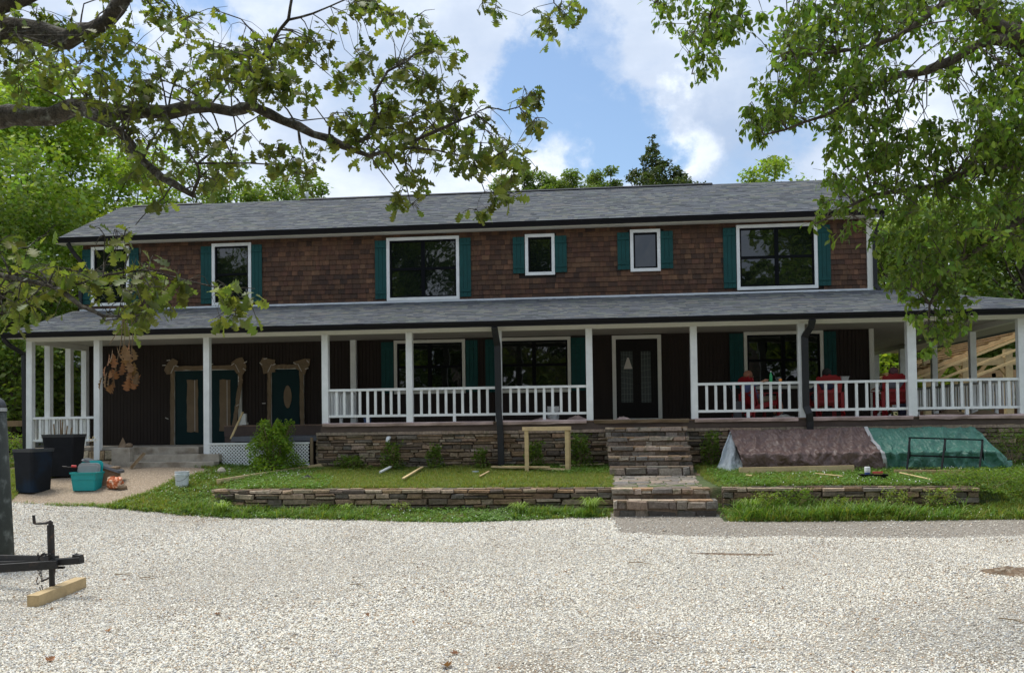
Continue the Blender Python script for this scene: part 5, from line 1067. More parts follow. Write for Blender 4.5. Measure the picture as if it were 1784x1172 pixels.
def tote():
    p = gat(152, 860, 19.7); t = thing('storage_tote', 'open teal plastic storage tote in front of the larger bin', 'storage tote', (0, 0, 0)); mb = MB()
    rbox(mb, -.25, .25, -.18, .18, 0, .4, -.29, .29, -.22, .22, .04); rbox(mb, -.275, .275, -.205, .205, .24, .24, -.285, .285, -.215, .215, .04, None, False)
    rbox(mb, -.26, .26, -.19, .19, .39, .02, -.235, .235, -.165, .165, .04, None, True); mb.build('body', M['tote'], t)
    mb = MB(); rbox(mb, -.3, .3, -.23, .23, .37, .41, -.31, .31, -.24, .24, .04, None, False); rbox(mb, -.31, .31, -.24, .24, .41, .41, -.26, .26, -.19, .19, .04, None, False); mb.build('rim', M['tote'], t)
    t.location = p; t.rotation_euler = (0, 0, .08)
    # lids standing in the tote
    for k, (m, o, lab) in enumerate(((M['greylid'], .0, 'grey tote lid standing upright in the teal tote'), (M['tote'], .07, 'teal tote lid standing behind the grey lid in the teal tote'))):
        mb = MB(); n = 8; w, h = .27-.0*k, .52+.05*k; P = [(-w, 0, 0), (w, 0, 0)]+[(w-.1+.1*cos(a), 0, h-.1+.1*sin(a)) for a in np.linspace(0, pi/2, n)]+[(-w+.1+.1*cos(a), 0, h-.1+.1*sin(a)) for a in np.linspace(pi/2, pi, n)]
        q = p+Vector((-.02+.02*k, o+.02, .1)); Mx = Matrix.Translation(q) @ Matrix.Rotation(-.2, 4, 'X'); mb.prism([Mx @ Vector(v) for v in P], Mx.to_3x3() @ Vector((0, .022, 0)))
        P2 = [((v[0])*.84, -.012, .05+v[2]*.82) for v in P]; mb.prism([Mx @ Vector(v) for v in P2], Mx.to_3x3() @ Vector((0, .014, 0)))
        ld = mb.build('lid', m, None, bevel=.006); ld['label'] = lab; ld.parent = t; ld.matrix_parent_inverse = (Matrix.Translation(p) @ Matrix.Rotation(.08, 4, 'Z')).inverted()
    b = p+Vector((.16, .5, .0)); mb = MB(); Mx = Matrix.Translation(b) @ Matrix.Rotation(.25, 4, 'Z')
    mb.box((-.12, -.2, 0), (.27, .2, .5), None, Mx); one(mb, 'cardboard_box', 'plain cardboard box squeezed behind the teal tote', 'box', M['card'], bevel=.004)
    mb = MB(); Mx = Matrix.Translation(b+Vector((-.06, 0, .53))) @ Matrix.Rotation(.25, 4, 'Z') @ Matrix.Rotation(.36, 4, 'Y'); n = 10
    rbox(mb, -.45, .45, -.27, .27, -.02, .03, -.43, .43, -.25, .25, .08); rbox(mb, -.43, .43, -.25, .25, .03, .035, -.36, .36, -.19, .19, .07); rbox(mb, -.36, .36, -.19, .19, .035, .015, -.34, .34, -.17, .17, .07); mb.add([(-.34, -.17, .016), (.34, -.17, .016), (.34, .17, .016), (-.34, .17, .016)], [(0, 1, 2, 3)]); mb.v = [tuple(Mx @ Vector(v)) for v in mb.v]
    one(mb, 'bin_lid', 'dark grey curved bin lid lying tilted on the cardboard box', 'lid', M['tub'])
    # reacher tool with a red grip
    q = p+Vector((-.3, .1, .5)); mb = MB(); t2 = thing('hand_tool', 'long thin tool with a red grip lying across the bin and the tote', 'tool', q); mb.tube([q+Vector((-.22, -.05, .02)), q+Vector((.35, .1, -.02))], .012, 6); mb.tube([q+Vector((-.22, -.05, .02)), q+Vector((-.32, -.06, .03))], .02, 6); mb.build('shaft', M['black'], t2)
    mb = MB(); mb.tube([q+Vector((-.12, -.03, .04)), q+Vector((-.02, 0, .03))], .028, 8); mb.build('grip', mat('red_grip', (.5, .03, .03), .5), t2)
    # bags
    def bag(px, py, Y, sx, sy, sz, rz, seed, name, lab, cat, m):
        r = random.Random(seed); mb = MB(); n, k = 14, 8; V = []; c = gat(px, py, Y)
        for i in range(k+1):
            ph = -pi/2+pi*i/k
            for j in range(n): a = 2*pi*j/n; q = 1+r.uniform(-.12, .12); sq = lambda v: math.copysign(abs(v)**.65, v); V.append((sx*sq(cos(a))*cos(ph)**.6*q, sy*sq(sin(a))*cos(ph)**.6*q, max(0, sz*(.55+.5*sin(ph))*(1+r.uniform(-.15, .15)))))
        Mx = Matrix.Translation(c) @ Matrix.Rotation(rz, 4, 'Z'); mb.add([Mx @ Vector(v) for v in V], [(i*n+j, i*n+(j+1) % n, (i+1)*n+(j+1) % n, (i+1)*n+j) for i in range(k) for j in range(n)])
        return one(mb, name, lab, cat, m)
    bag(200, 846, 19.75, .2, .13, .26, -.4, 1, 'plastic_bag', 'crumpled orange and white plastic bag right of the cardboard box', 'bag', M['orange'])
    bag(213, 846, 19.7, .1, .09, .12, .6, 2, 'paper_scrap', 'small pale crumpled paper bag beside the orange bag', 'bag', M['card'])
    mb = MB(); c = Vector((PY(214, 775, 22.6).x, 22.6, SZ)); mb.add([c+Vector(v) for v in ((-.1, -.07, 0), (.1, -.07, 0), (.09, .08, 0), (-.08, .08, 0), (.0, .0, .26), (.05, .02, .12))], [(0, 3, 2, 1), (0, 1, 5), (0, 5, 4), (1, 2, 5), (2, 3, 4), (2, 4, 5), (3, 0, 4)]); one(mb, 'paper_bag', 'crumpled pointed paper bag standing on the side porch slab', 'bag', M['card'])
    mb = MB(); c += Vector((.17, 0, 0)); mb.lathe(c, [(.08, 0), (.1, .04), (.08, .09), (.03, .11)], 9); one(mb, 'rock', 'round brown rock beside the paper bag on the slab', 'rock', M['card'])
    # board sample leaning on the steps
    a = Vector((PY(228, 818, 21.6).x, 21.6, float(gz(-11.8, 21.6))+.03)); b2 = Vector((PY(252, 796, 21.8).x, 21.8, 1.62)); mb = MB(); mb.beam(a, b2, .14, .05, (1.3, 1.3, 1.3)); mb.beam(a+Vector((.03, -.04, .03)), b2+Vector((0, -.04, .0)), .05, .05, (1, .9, .8)); one(mb, 'trim_scrap', 'short pale piece of trim leaning on the concrete steps', 'board', M['oldwood'])
    # dry stalk behind the bin
    q = gat(160, 800, 21.6); mb = MB(); t3 = thing('dead_plant', 'dry stalk with pale withered flowers beside the left railing', 'plant', q)
    for k in range(6): e = q+Vector((R.uniform(-.1, .12), R.uniform(-.05, .05), R.uniform(.5, .85))); mb.tube([q, q.lerp(e, .6)+Vector((R.uniform(-.05, .05), 0, 0)), e], .004, 4)
    mb.build('stalk', M['oldwood'], t3); leafcloud('withered_flowers', np.array(q)+np.array([.03, 0, .75])+NR.normal(0, .05, (26, 3)), .05, 'hick', mat('withered_petal', (.6, .5, .3), .8, tint=True), t3)
tote()
def bucket(name, lab, px, Y, z, h, r, m, handle=True):
    p = Vector((PY(px, 800, Y).x, Y, z)); t = thing(name, lab, 'bucket', p); mb = MB()
    mb.lathe(p, [(r*.86, 0), (r*.88, .01), (r*.96, h*.72), (r*1.06, h*.74), (r*1.0, h*.78), (r*1.07, h*.84), (r*1.0, h*.88), (r*1.0, h*.96), (r*1.06, h*.97), (r*1.06, h), (r*.96, h), (r*.92, h*.9), (r*.8, .05), (0, .05)], 22); mb.build('body', m, t, False)
    mb = MB(); mb.tube([p+Vector((r*1.05*cos(a), -abs(r*1.12*sin(a))*1.0-.003, h*.8-abs(sin(a))*h*.38)) for a in np.linspace(0, pi, 13)], .004, 5); mb.build('handle', M['tub'], t); return p
b0 = G(317, 849)
bucket('plastic_bucket', 'pale grey plastic bucket standing in the clover by the walkway', 317, b0.y, b0.z, .36, .155, M['bucket'])
q = bucket('plastic_bucket', 'white paint bucket with dark print on the deck behind the porch railing', 965, 23.0, DZ, .36, .15, M['white'])
mb = MB(); mb.lathe(q+Vector((0, 0, .07)), [(.1425, 0), (.148, .17)], 22); o = mb.build('printed_band', mat('bucket_print', (.15, .16, .2), .5, .0, col2=(.6, .62, .62), c2s=16, c2lo=.45, c2hi=.5), None)
o.parent = [c for c in bpy.data.objects if c.name.startswith('plastic_bucket')][-1]; o.location = -o.parent.location
bk = PY(640, 733, 23.2); mb = MB(); mb.lathe((bk.x, 23.2, DZ), [(.09, 0), (.09, .1), (.1, .1), (.1, .13), (.07, .13)], 16); one(mb, 'paint_can', 'small blue paint can on the deck behind the left railing', 'paint can', mat('blue_can', (.03, .09, .25), .4))
def lumber():
    # the upright frame of fresh boards
    Y = 21.35; t = thing('wooden_frame', 'upright open frame of fresh yellow lumber standing on the lawn', 'wooden frame', gat(952, 820, Y)); z0 = float(gz(-1.5, Y))
    a, b = PY(917, 745, Y), PY(988, 745, Y); zt = PY(952, 743, Y).z
    mb = MB(); mb.box((a.x-.045, Y-.03, z0-.03), (a.x+.045, Y+.06, zt-.09), (1, 1, 1)); mb.build('leg', M['lum'], t, bevel=.003); mb = MB(); mb.box((b.x-.055, Y-.02, z0-.03), (b.x+.035, Y+.02, zt-.09), (1, 1, 1)); mb.box((b.x+.036, Y-.0, z0-.03), (b.x+.07, Y+.1, zt-.09), (.7, .7, .7)); mb.build('leg', M['lum'], t, bevel=.003)
    mb = MB(); mb.box((PY(910, 745, Y).x, Y-.05, zt-.09), (PY(995, 745, Y).x, Y+.06, zt), (1.02, 1, 1)); mb.build('top_board', M['lumx'], t, bevel=.003)
    g = 'lumber pieces lying on the lawn'
    def bd(p, q, w, h, lab, c=(1, 1, 1), lift=.05, m=None, grp=g):
        a, b = G(*p), G(*q); lift += .035; a.z += lift; b.z += lift; mb = MB(); mb.beam(a, b, w, h, c); one(mb, 'board', lab, 'board', m or M['lumx'], grp, bevel=.003)
    bd((378, 846), (584, 814), .05, .13, 'long straight board lying across the left part of the lawn')
    bd((857, 819), (985, 824), .09, .04, 'front board of the pile under the wooden frame')
    bd((875, 822), (958, 823), .09, .04, 'short board lying across the pile under the wooden frame', (1.1, 1.05, 1), .09)
    bd((920, 817), (973, 810), .07, .03, 'thin board crossing the pile toward the right leg of the frame', (1.1, 1.1, 1.1), .08)
    bd((868, 814), (940, 811), .05, .03, 'thin strip behind the pile under the wooden frame', (.9, .9, .9))
    bd((975, 817), (1052, 814), .05, .03, 'pale strip between the wooden frame and the stone steps', (1.1, 1.15, 1.2))
    bd((702, 841), (736, 820), .06, .03, 'short board lying end on in the lawn, right of the white tube', (1.05, 1.05, 1), .06)
    bd((836, 836), (852, 827), .04, .02, 'tiny wood strip in the middle of the lawn', (.95, .9, .9), .05)
    bd((1288, 828), (1488, 824), .05, .14, 'thick board holding down the front of the brown tarp', (1, 1, 1), .07, grp='boards along the foot of the tarps')
    bd((1558, 828), (1705, 829), .05, .1, 'weathered board along the foot of the green tarp', (.8, .75, .7), .04, grp='boards along the foot of the tarps')
    bd((1420, 832), (1468, 837), .035, .02, 'thin strip lying in the clover before the thick board', (1.25, 1.25, 1.2), .06, grp='strips in the clover')
    bd((1568, 831), (1622, 843), .035, .02, 'thin strip lying in the clover before the black stand', (1.25, 1.25, 1.2), .06, grp='strips in the clover')
    bd((1300, 834), (1310, 835), .05, .02, 'wood chip in the grass before the plastic sheet', (1.3, 1.3, 1.2), .05, grp='strips in the clover')
    a, b = G(662, 827), G(683, 819); a.z += .06; b.z += .1; mb = MB(); mb.tube([a, a.lerp(b, .85), a.lerp(b, .86), b], [.03, .03, .014, .01], 12); one(mb, 'caulk_tube', 'white tube lying in the lawn', 'tube', M['white'])
    a = G(828, 825); mb = MB(); mb.box((a.x-.07, a.y-.03, a.z+.02), (a.x+.08, a.y+.03, a.z+.07)); one(mb, 'plastic_scrap', 'small pale plastic scrap in the middle of the lawn', 'scrap', M['poly'])
    a = G(536, 836); mb = MB(); r = random.Random(3); n = 12; mb.add([(a.x+.26*cos(2*pi*i/n)*r.uniform(.6, 1.1), a.y+.2*sin(2*pi*i/n)*r.uniform(.6, 1.1), a.z+.03) for i in range(n)]+[(a.x, a.y, a.z+.12)], [(i, (i+1) % n, n) for i in range(n)]); one(mb, 'black_cloth', 'crumpled black cloth lying on the lawn', 'cloth', M['black'])
    a = G(386, 826); mb = MB(); mb.lathe(a, [(.1, 0), (.11, .08), (.07, .14), (.02, .17)], 9); one(mb, 'rock', 'grey rock at the foot of the lattice post', 'rock', M['conc'])
    # pipe stub in the stone base
    p = PY(676, 763, 22.2); mb = MB(); mb.tube([(p.x, 22.36, p.z), (p.x, 22.22, p.z), (p.x, 22.17, p.z-.03), (p.x, 22.17, p.z-.1)], .05, 12); one(mb, 'drain_pipe', 'white elbow of drain pipe sticking out of the stone base', 'pipe', M['white'], smooth=True)
    # leaning stick on the tub
    a = PY(402, 764, 22.75); b = PY(423, 718, 23.6); mb = MB(); mb.beam(a, b, .05, .03, (1.1, 1.1, 1)); one(mb, 'wood_strip', 'yellow wood strip leaning over the hot tub', 'board', M['lumx'])
    mb = MB(); a = PY(424, 728, 24.1); mb.box((a.x-.06, 24.1, DZ), (a.x+.06, 24.2, a.z+.12)); mb.box((a.x-.09, 24.07, DZ), (a.x+.09, 24.23, DZ+.06)); one(mb, 'plinth_block', 'white trim block standing beside the masked double door', 'block', M['cream'])
    # hot tub under its cover
    t = thing('hot_tub', 'dark hot tub under a grey cover behind the white lattice', 'hot tub', (-8.6, 23.1, 1.2)); x0, x1 = PY(404, 760, 22.7).x, PY(556, 760, 22.7).x; mb = MB(); rbox(mb, x0+.05, x1-.05, 22.65, 23.85, 1.1, 1.86, x0+.05, x1-.05, 22.65, 23.85, .12); mb.build('shell', M['darkdoor'], t); xm = (x0+x1)/2
    for a, b in ((x0, xm-.01), (xm+.01, x1)): mb = MB(); rbox(mb, a, b, 22.58, 23.88, 1.86, 1.99, a+.02, b-.02, 22.6, 23.86, .05); mb.add([(a+.06, 22.65, 1.99), (b-.06, 22.65, 1.99), (b-.06, 23.8, 2.0), (a+.06, 23.8, 2.0)], [(0, 1, 2, 3)]); rbox(mb, a+.02, b-.02, 22.6, 23.86, 1.99, 1.99, a+.06, b-.06, 22.65, 23.8, .05, None, False); mb.build('cover', M['tub'], t)
lumber()
def paper():
    pal = (.5, .38, .35)
    m = mat('pink_masking_paper', (.46, .34, .31), .85, .3, 3, .4, 12, tint=True)
    for i, (a, b, lab) in enumerate(((563, 860, 'strip of pinkish masking paper taped along the deck edge under the left railings'), (876, 1022, 'rumpled masking paper along the deck edge under the railing left of the front steps'), (1035, 1200, 'brown paper strip along the deck edge at the top of the stone steps'), (1210, 1390, 'masking paper along the deck edge in front of the left red chair'), (1412, 1590, 'masking paper along the deck edge right of the black downspout'), (1600, 1784, 'loose rumpled masking paper along the deck edge at the right corner'))):
        x0, x1 = PY(a, 735, 22.3).x, PY(b, 735, 22.3).x; n = int((x1-x0)/.3); V = []; r = random.Random(i)
        for k in range(n+1):
            x = lerp(x0, x1, k/n); s = r.uniform(-.004, .004)*(2 if i in (1, 5) else 1); V += [(x, 22.24+r.uniform(-.02, .01), DZ-.075+s*1.5), (x, 22.22+r.uniform(-.02, .005), DZ-.01+s), (x, 22.28, DZ+.012+abs(s)*(2.5 if i in (1, 5) else 1)), (x, 22.46, DZ+.006)]
        mb = MB(); mb.add(V, [(k*4+j, k*4+j+4, k*4+j+5, k*4+j+1) for k in range(n) for j in range(3)], (1, 1, 1)); one(mb, 'masking_paper', lab, 'masking paper', M['kraft'] if i == 2 else m, 'masking paper along the deck edge')
    for i, (px, w, h, lab) in enumerate(((945, .5, .09, 'folded paper scrap on the deck left of the white paint bucket'), (1005, .5, .16, 'crumpled reddish paper on the deck right of the white paint bucket'), (1085, .35, .12, 'crumpled paper lying at the foot of the front door'), (1365, .5, .1, 'small stack of papers on the deck behind the railing, right of the left red chair'), (1655, .7, .25, 'heap of loose brown paper on the deck at the corner of the side porch'), (1712, .8, .16, 'long curled paper scrap on the deck near the right corner post'))):
        x = PY(px, 725, 22.8).x; mb = MB(); r = random.Random(40+i); n, k = 7, 4; V = [(x+w*(a/n-.5), 22.65+.3*b/k, DZ+.01+(h*(1-abs(a/n-.5)*1.6)*r.uniform(.3, 1) if 0 < b < k else 0)) for a in range(n+1) for b in range(k+1)]
        mb.add(V, [(a*(k+1)+b, (a+1)*(k+1)+b, (a+1)*(k+1)+b+1, a*(k+1)+b+1) for a in range(n) for b in range(k)], (1, 1, 1)); one(mb, 'paper_scrap', lab, 'paper', [m, m, m, M['cream'], M['kraft'], M['kraft']][i], 'paper scraps on the deck')
paper()
def tarps():
    rr = random.Random(12)
    def tarp(name, lab, m, xa, xb, wl, wr, seed):     # a draped profile swept along X; xa/xb are photo columns at top and at the front edge
        r = np.random.default_rng(seed); n, k = 170, 64
        prof = [(22.2, 1.1), (22.1, 1.97), (21.98, 2.02), (21.7, 1.76), (21.42, 1.53), (21.34, 1.46), (21.35, 1.28), (21.36, 1.06)]
        s = np.concatenate([[0], np.cumsum([sqrt((prof[i+1][0]-prof[i][0])**2+(prof[i+1][1]-prof[i][1])**2) for i in range(len(prof)-1)])]); ss = np.linspace(0, s[-1], k+1)
        py_ = np.interp(ss, s, [p[0] for p in prof]); pz_ = np.interp(ss, s, [p[1] for p in prof])
        u = np.linspace(0, 1, n+1); V = np.zeros((n+1, k+1, 3))
        fr = np.clip((ss-s[1])/(s[-1]-s[1]), 0, 1)
        for i in range(n+1):
            x0 = lerp(xa[0], xa[1], fr); x1 = lerp(xb[0], xb[1], fr); V[i, :, 0] = lerp(x0, x1, u[i])
        X = V[:, :, 0]; Sg = ss[None]*np.ones((n+1, 1)); rg = lambda v: 1-2.2*np.abs(v); wv = rg(noise2(X*3+Sg, Sg*1.1, 2.6, seed))*.03+rg(noise2(X*4, Sg*3, 3.4, seed+1))*.022+rg(noise2(X*7-Sg*2, Sg*5, 3.5, seed+5))*.012
        low = sm((Sg-s[4])/.15); wv = wv+low*(rg(noise2(X*2.5, Sg*3, 2.6, seed+2))*.07)+.05*noise2(X*1.2, Sg*.3, 1.2, seed+7)
        sag = .05*np.sin(X*2.2+seed)*np.exp(-((Sg-s[3])/.3)**2)+(.035*np.sin(X*1.7+seed)+.02*np.sin(X*4.1))*np.exp(-((Sg-s[2])/.35)**2)
        V[:, :, 1] = py_-wv*1.0-.02*low; V[:, :, 2] = pz_+wv*.6-sag*.5+(0 if True else 0)
        V[:, :, 2] = np.maximum(V[:, :, 2], gz(V[:, :, 0], V[:, :, 1])+.02)
        i = np.arange((n+1)*(k+1)).reshape(n+1, k+1); F = np.stack([i[:-1, :-1], i[1:, :-1], i[1:, 1:], i[:-1, 1:]], -1).reshape(-1, 4)
        o = npmesh(name, V.reshape(-1, 3), F, m, None, None, True); c = Vector((float(V[n//2, 0, 0]), 21.8, 1.1)); o.data.transform(Matrix.Translation(-c)); o.location = c; tag(o, lab, 'tarp', 'tarps draped along the porch base'); return V
    X = lambda px, Y=21.6: PY(px, 780, Y).x
    tarp('tarp', 'brown tarp draped over a long pile against the porch base', M['brtarp'], (X(1273), X(1290)), (X(1512), X(1535)), 0, 0, 1)
    V = tarp('tarp', 'green tarp continuing right from the brown one behind the black stand', M['grtarp'], (X(1514), X(1536)), (X(1708), X(1742)), 0, 0, 2)
    # rounded right end of the green tarp
    mb = MB(); e = V[-1]; n = 10; k = e.shape[0]; Vx = []
    for j in range(n+1):
        a = j/n*pi/2
        for q in range(k): y = 22.2-(22.2-e[q][1])*cos(a); x = e[q][0]+.36*sin(a)*(min(1, (2.05-e[q][2])*1.3))*(1+.12*sin(q*.9+j)); Vx.append((x, y+rr.uniform(-.01, .01), max(e[q][2]*(1-.0*a)-.18*sin(a)*(e[q][2] > 1.3), float(gz(x, y))+.02)))
    mb.add(Vx, [(j*k+q, (j+1)*k+q, (j+1)*k+q+1, j*k+q+1) for j in range(n) for q in range(k-1)]); o = mb.build('tarp_end_fold', M['grtarp'], None, True)
    t = [x for x in bpy.data.objects if x.name.startswith('tarp') and x.get('category') == 'tarp'][-1]; o.parent = t; o.location = -t.location
    mb = MB(); e = V[0]; Vx = []
    for q in range(4, k): Vx += [(e[q][0]-.05, e[q][1]-.03, e[q][2]+.02), (e[q][0]+.03, e[q][1]-.035, e[q][2]+.022)]
    mb.add(Vx, [(2*q, 2*q+1, 2*q+3, 2*q+2) for q in range(k-5)]); o = mb.build('hem', M['edge'], None); o.parent = t; o.location = -t.location
    # the pile carrying the tarps
    mb = MB(); mb.box((X(1300), 21.5, 1.1), (X(1700), 22.1, 1.4), (1, 1, 1)); mb.prism([(X(1300), 21.5, 1.405), (X(1300), 22.1, 1.405), (X(1300), 22.1, 1.9)], (X(1690)-X(1300), 0, 0), (1, 1, 1)); one(mb, 'lumber_pile', 'long covered lumber pile under the brown and green tarps', 'lumber pile', M['oldwood'])
    # crumpled clear plastic at the left end
    a = PY(1274, 750, 21.9); r = np.random.default_rng(4); n, k = 22, 18; V = np.zeros((n+1, k+1, 3))
    for i in range(n+1):
        for j in range(k+1):
            u, v = i/n, j/k; x = lerp(lerp(a.x, X(1243), v**.85), lerp(a.x+.04, X(1293), v), u); y = lerp(21.95, 21.3-.1*sin(u*3), v)-.09*sin(u*9+v*4)*v; z = lerp(a.z+.03, 1.08, v**.9)+.03*sin(u*17)*v
            V[i, j] = (x+.02*sin(v*11+u*5)*v, y+r.normal(0, .012)*v, z+r.normal(0, .008)*v)
    i = np.arange((n+1)*(k+1)).reshape(n+1, k+1); F = np.stack([i[:-1, :-1], i[1:, :-1], i[1:, 1:], i[:-1, 1:]], -1).reshape(-1, 4)
    o = npmesh('plastic_sheet', V.reshape(-1, 3), F, M['poly'], None, None, False); o.data.transform(Matrix.Translation((-a.x, -21.5, -1.1))); o.location = (a.x, 21.5, 1.1); tag(o, 'bunched translucent plastic sheet hanging at the left end of the brown tarp', 'plastic sheet')
    # black metal stand
    Y = 21.0; t = thing('metal_stand', 'black A shaped metal rack with three legs standing before the green tarp', 'rack', gat(1646, 830, Y)); P = lambda x, y, dY=0: PY(x, y, Y+dY)
    zb = float(gz(6.7, Y))
    for (xt, yt), (xf, xr) in (((1585, 763), (1580, 1586)), ((1647, 764), (1640, 1647)), ((1712, 767), (1706, 1714))):
        tp = P(xt, yt, .12); mb = MB(); f = P(xf, 830, -.12); bk_ = P(xr, 828, .42); f.z = zb+.0; bk_.z = float(gz(6.7, Y+.4)); mb.beam(f, tp, .035, .035); mb.beam(bk_, tp+Vector((0, .03, 0)), .035, .035); mb.build('leg', M['black'], t)
    for (x0, y0, x1, y1, d, w) in ((1583, 762, 1713, 766, .12, .03), (1581, 793, 1710, 797, .03, .035), (1584, 816, 1706, 820, -.07, .03)): mb = MB(); mb.beam(P(x0, y0, d), P(x1, y1, d), w, w); mb.build('rail', M['black'], t)
    # paint tray with pots
    p = G(1521, 834); mb = MB(); rbox(mb, p.x-.24, p.x+.24, p.y-.15, p.y+.15, p.z, p.z+.1, p.x-.28, p.x+.28, p.y-.19, p.y+.19, .05); rbox(mb, p.x-.26, p.x+.26, p.y-.17, p.y+.17, p.z+.1, p.z+.03, p.x-.23, p.x+.23, p.y-.14, p.y+.14, .05); one(mb, 'tray', 'black tray holding paint pots in front of the brown tarp', 'tray', M['black'])
    for (px, zz, h, r, c, c2, lab) in ((1511, .05, .12, .06, (.03, .08, .3), (.6, .62, .65), 'blue and white paper tub standing in the black tray'), (1529, .05, .1, .11, (.62, .45, .12), (.6, .1, .08), 'wide yellow and red paint pot in the black tray')):
        x = PY(px, 820, p.y).x; q = Vector((x, p.y, p.z+zz)); t = thing('paint_pot', lab, 'paint pot', q, 'pots in the black tray'); mb = MB(); mb.lathe(q, [(r*.85, 0), (r*.95, h*.7), (r, h*.7)], 18); mb.build('body', mat('pot_body', c, .4), t); mb = MB(); mb.lathe(q, [(r*.97, h*.7), (r, h), (r*.9, h), (r*.85, h*.6)], 18); mb.build('rim', mat('pot_rim', c2, .4), t)
        if px == 1511: mb = MB(); mb.lathe(q+Vector((0, 0, h)), [(r*1.02, 0), (r*.95, .08), (r*.8, .085)], 18); mb.build('upper_cup', M['white'], t)
tarps()
def trailer():
    t = thing('trailer', 'black trailer tongue with jack reaching in from the left edge', 'trailer', (0, 0, 0)); D = 11.6
    P = lambda x, y, Y=D: PY(x, y, Y)
    c = P(118, 978); mb = MB()
    mb.beam(P(-260, 1006, 11.0), P(100, 983, 11.5), .06, .11); mb.beam(P(-260, 968, 13.2), P(100, 974, 11.75), .06, .1); mb.beam(P(-200, 989, 12.4), P(60, 978, 11.9), .05, .05); mb.build('tongue', M['steel'], t, bevel=.006)
    mb = MB(); mb.beam(P(92, 979), P(143, 975), .12, .09); mb.beam(P(128, 968), P(143, 970), .08, .06); mb.tube([P(134, 970), P(131, 964)], .03, 8); mb.beam(P(98, 988), P(112, 988), .06, .03); mb.build('coupler', M['steel'], t, bevel=.01)
    mb = MB(); j0, j1 = P(91, 1030), P(88, 914); mb.tube([j0, P(90, 985)], .037, 14); mb.tube([P(90, 990), j1], .045, 14); mb.lathe(j0, [(.05, -.005), (.05, .01)], 14); jk = mb.build('jack', M['rust'], t)
    mb = MB(); mb.tube([P(89, 908), P(80, 911), P(62, 912), P(60.5, 911)], [.022, .016, .014, .014], 8); mb.tube([P(60, 912), P(58.5, 897)], .02, 8); mb.tube([j1, P(88.5, 908)], .03, 8); mb.build('crank', M['rust'], jk)
    mb = MB()
    for x, y0, y1 in ((66.5, 966, 1005), (72, 980, 1018)):      # safety chains
        k = int((y1-y0)/5)
        for i in range(k):
            a = P(x+1.2*sin(i*1.3), y0+5*i, D-.08); w = .013; L = .026; pl = i % 2
            mb.tube([a+Vector((w*cos(q)*(1-pl), w*cos(q)*pl, L*sin(q))) for q in np.linspace(0, 2*pi, 9)], .0045, 5, cap=False)
    mb.tube([P(66, 1005, D-.08), P(63.5, 1012, D-.08), P(66, 1018, D-.08), P(69, 1014, D-.08)], .007, 6); mb.tube([P(72, 1018, D-.08), P(74, 1026, D-.08), P(71, 1028, D-.08), P(69, 1022, D-.08)], .007, 6)
    mb.tube([P(68, 970, D-.1), P(80, 964, D-.1), P(93, 968, D-.06), P(95, 985, D-.07), P(96, 995, D-.07), P(94, 1003, D-.06)], .008, 6); mb.tube([P(72, 1012), P(86, 1006)], .012, 6)
    mb.tube([P(66+4*i*.9, 966+3*sin(i*1.7), D-.1) for i in range(7)], .014, 6); mb.build('safety_chain', M['rust'], t)
    # the part of the trailer outside the photo
    mb = MB(); f = P(-260, 985, 12.2); mb.box((f.x-3.2, 11.0, f.z-.06), (f.x, 13.3, f.z+.06)); mb.build('deck', M['oldwood'], t)
    for y in (10.85, 13.25): mb = MB(); mb.lathe((f.x-1.8, y, .36), [(.16, -.1), (.33, -.1), (.36, -.06), (.36, .06), (.33, .1), (.16, .1)], 24, axis=(0, 1, 0)); mb.build('wheel', M['black'], t)
    # timber block under the jack
    a = G(58, 1062); b = G(148, 1022); mb = MB(); h = .15; d = (b-a).normalized(); mid = P(91, 1030); 
    za = float(gz(a.x, a.y)); o = Vector((0, 0, h/2+.01)); a2 = Vector((PY(57, 1060, 11.05).x, 11.05, 0)); b2 = Vector((PY(141, 1030, 12.15).x, 12.15, 0)); a2.z = float(gz(a2.x, a2.y))+h/2+.02; b2.z = float(gz(b2.x, b2.y))+h/2+.02
    mb.beam(a2, b2, .16, h, (.82, .8, .78)); one(mb, 'timber_block', 'short square timber under the trailer jack', 'timber', M['lumx'], bevel=.006)
    # weathered tank at the left edge
    q = Vector((PY(-34, 900, 13.3).x, 13.3, 0)); q.z = float(gz(q.x, q.y)); zt = PY(0, 716, 13.3).z-q.z; t2 = thing('metal_tank', 'dark weathered upright tank with a domed grey cap at the left edge', 'tank', q); mb = MB()
    r1, r0 = (PY(11.5, 716, 13.3).x-q.x)-.075, (PY(23.5, 965, 13.3).x-q.x)-.085; mb.lathe(q, [(r0*1.03, 0), (r0, .35), (r1, zt)], 40); mb.build('body', mat('flaking_green_metal', (.022, .028, .022), .75, .4, 5, .3, 30, col2=(.1, .11, .1), c2s=5, c2lo=.54, c2hi=.7), t2, True)
    mb = MB(); mb.lathe(q+Vector((0, 0, zt)), [(r1*1.02, 0), (r1*1.02, .05)], 40)
    for k in range(60): a = 2*pi*k/60; mb.lathe(q+Vector((r1*1.02*cos(a), r1*1.02*sin(a), zt+.026)), [(.008, 0), (.004, .005)], 6, axis=(cos(a), sin(a), 0), c=(.2, .2, .2))
    mb.build('rivet_band', mat('galvanised_band', (.4, .42, .42), .5, tint=True), t2)
    mb = MB(); mb.lathe(q+Vector((0, 0, zt+.05)), [(r1*1.0, 0), (r1*.98, .06), (r1*.9, .12), (r1*.72, .17), (r1*.4, .21), (.02, .225)], 40); mb.build('cap', mat('grey_cap', (.05, .055, .065), .6), t2, True)
trailer()
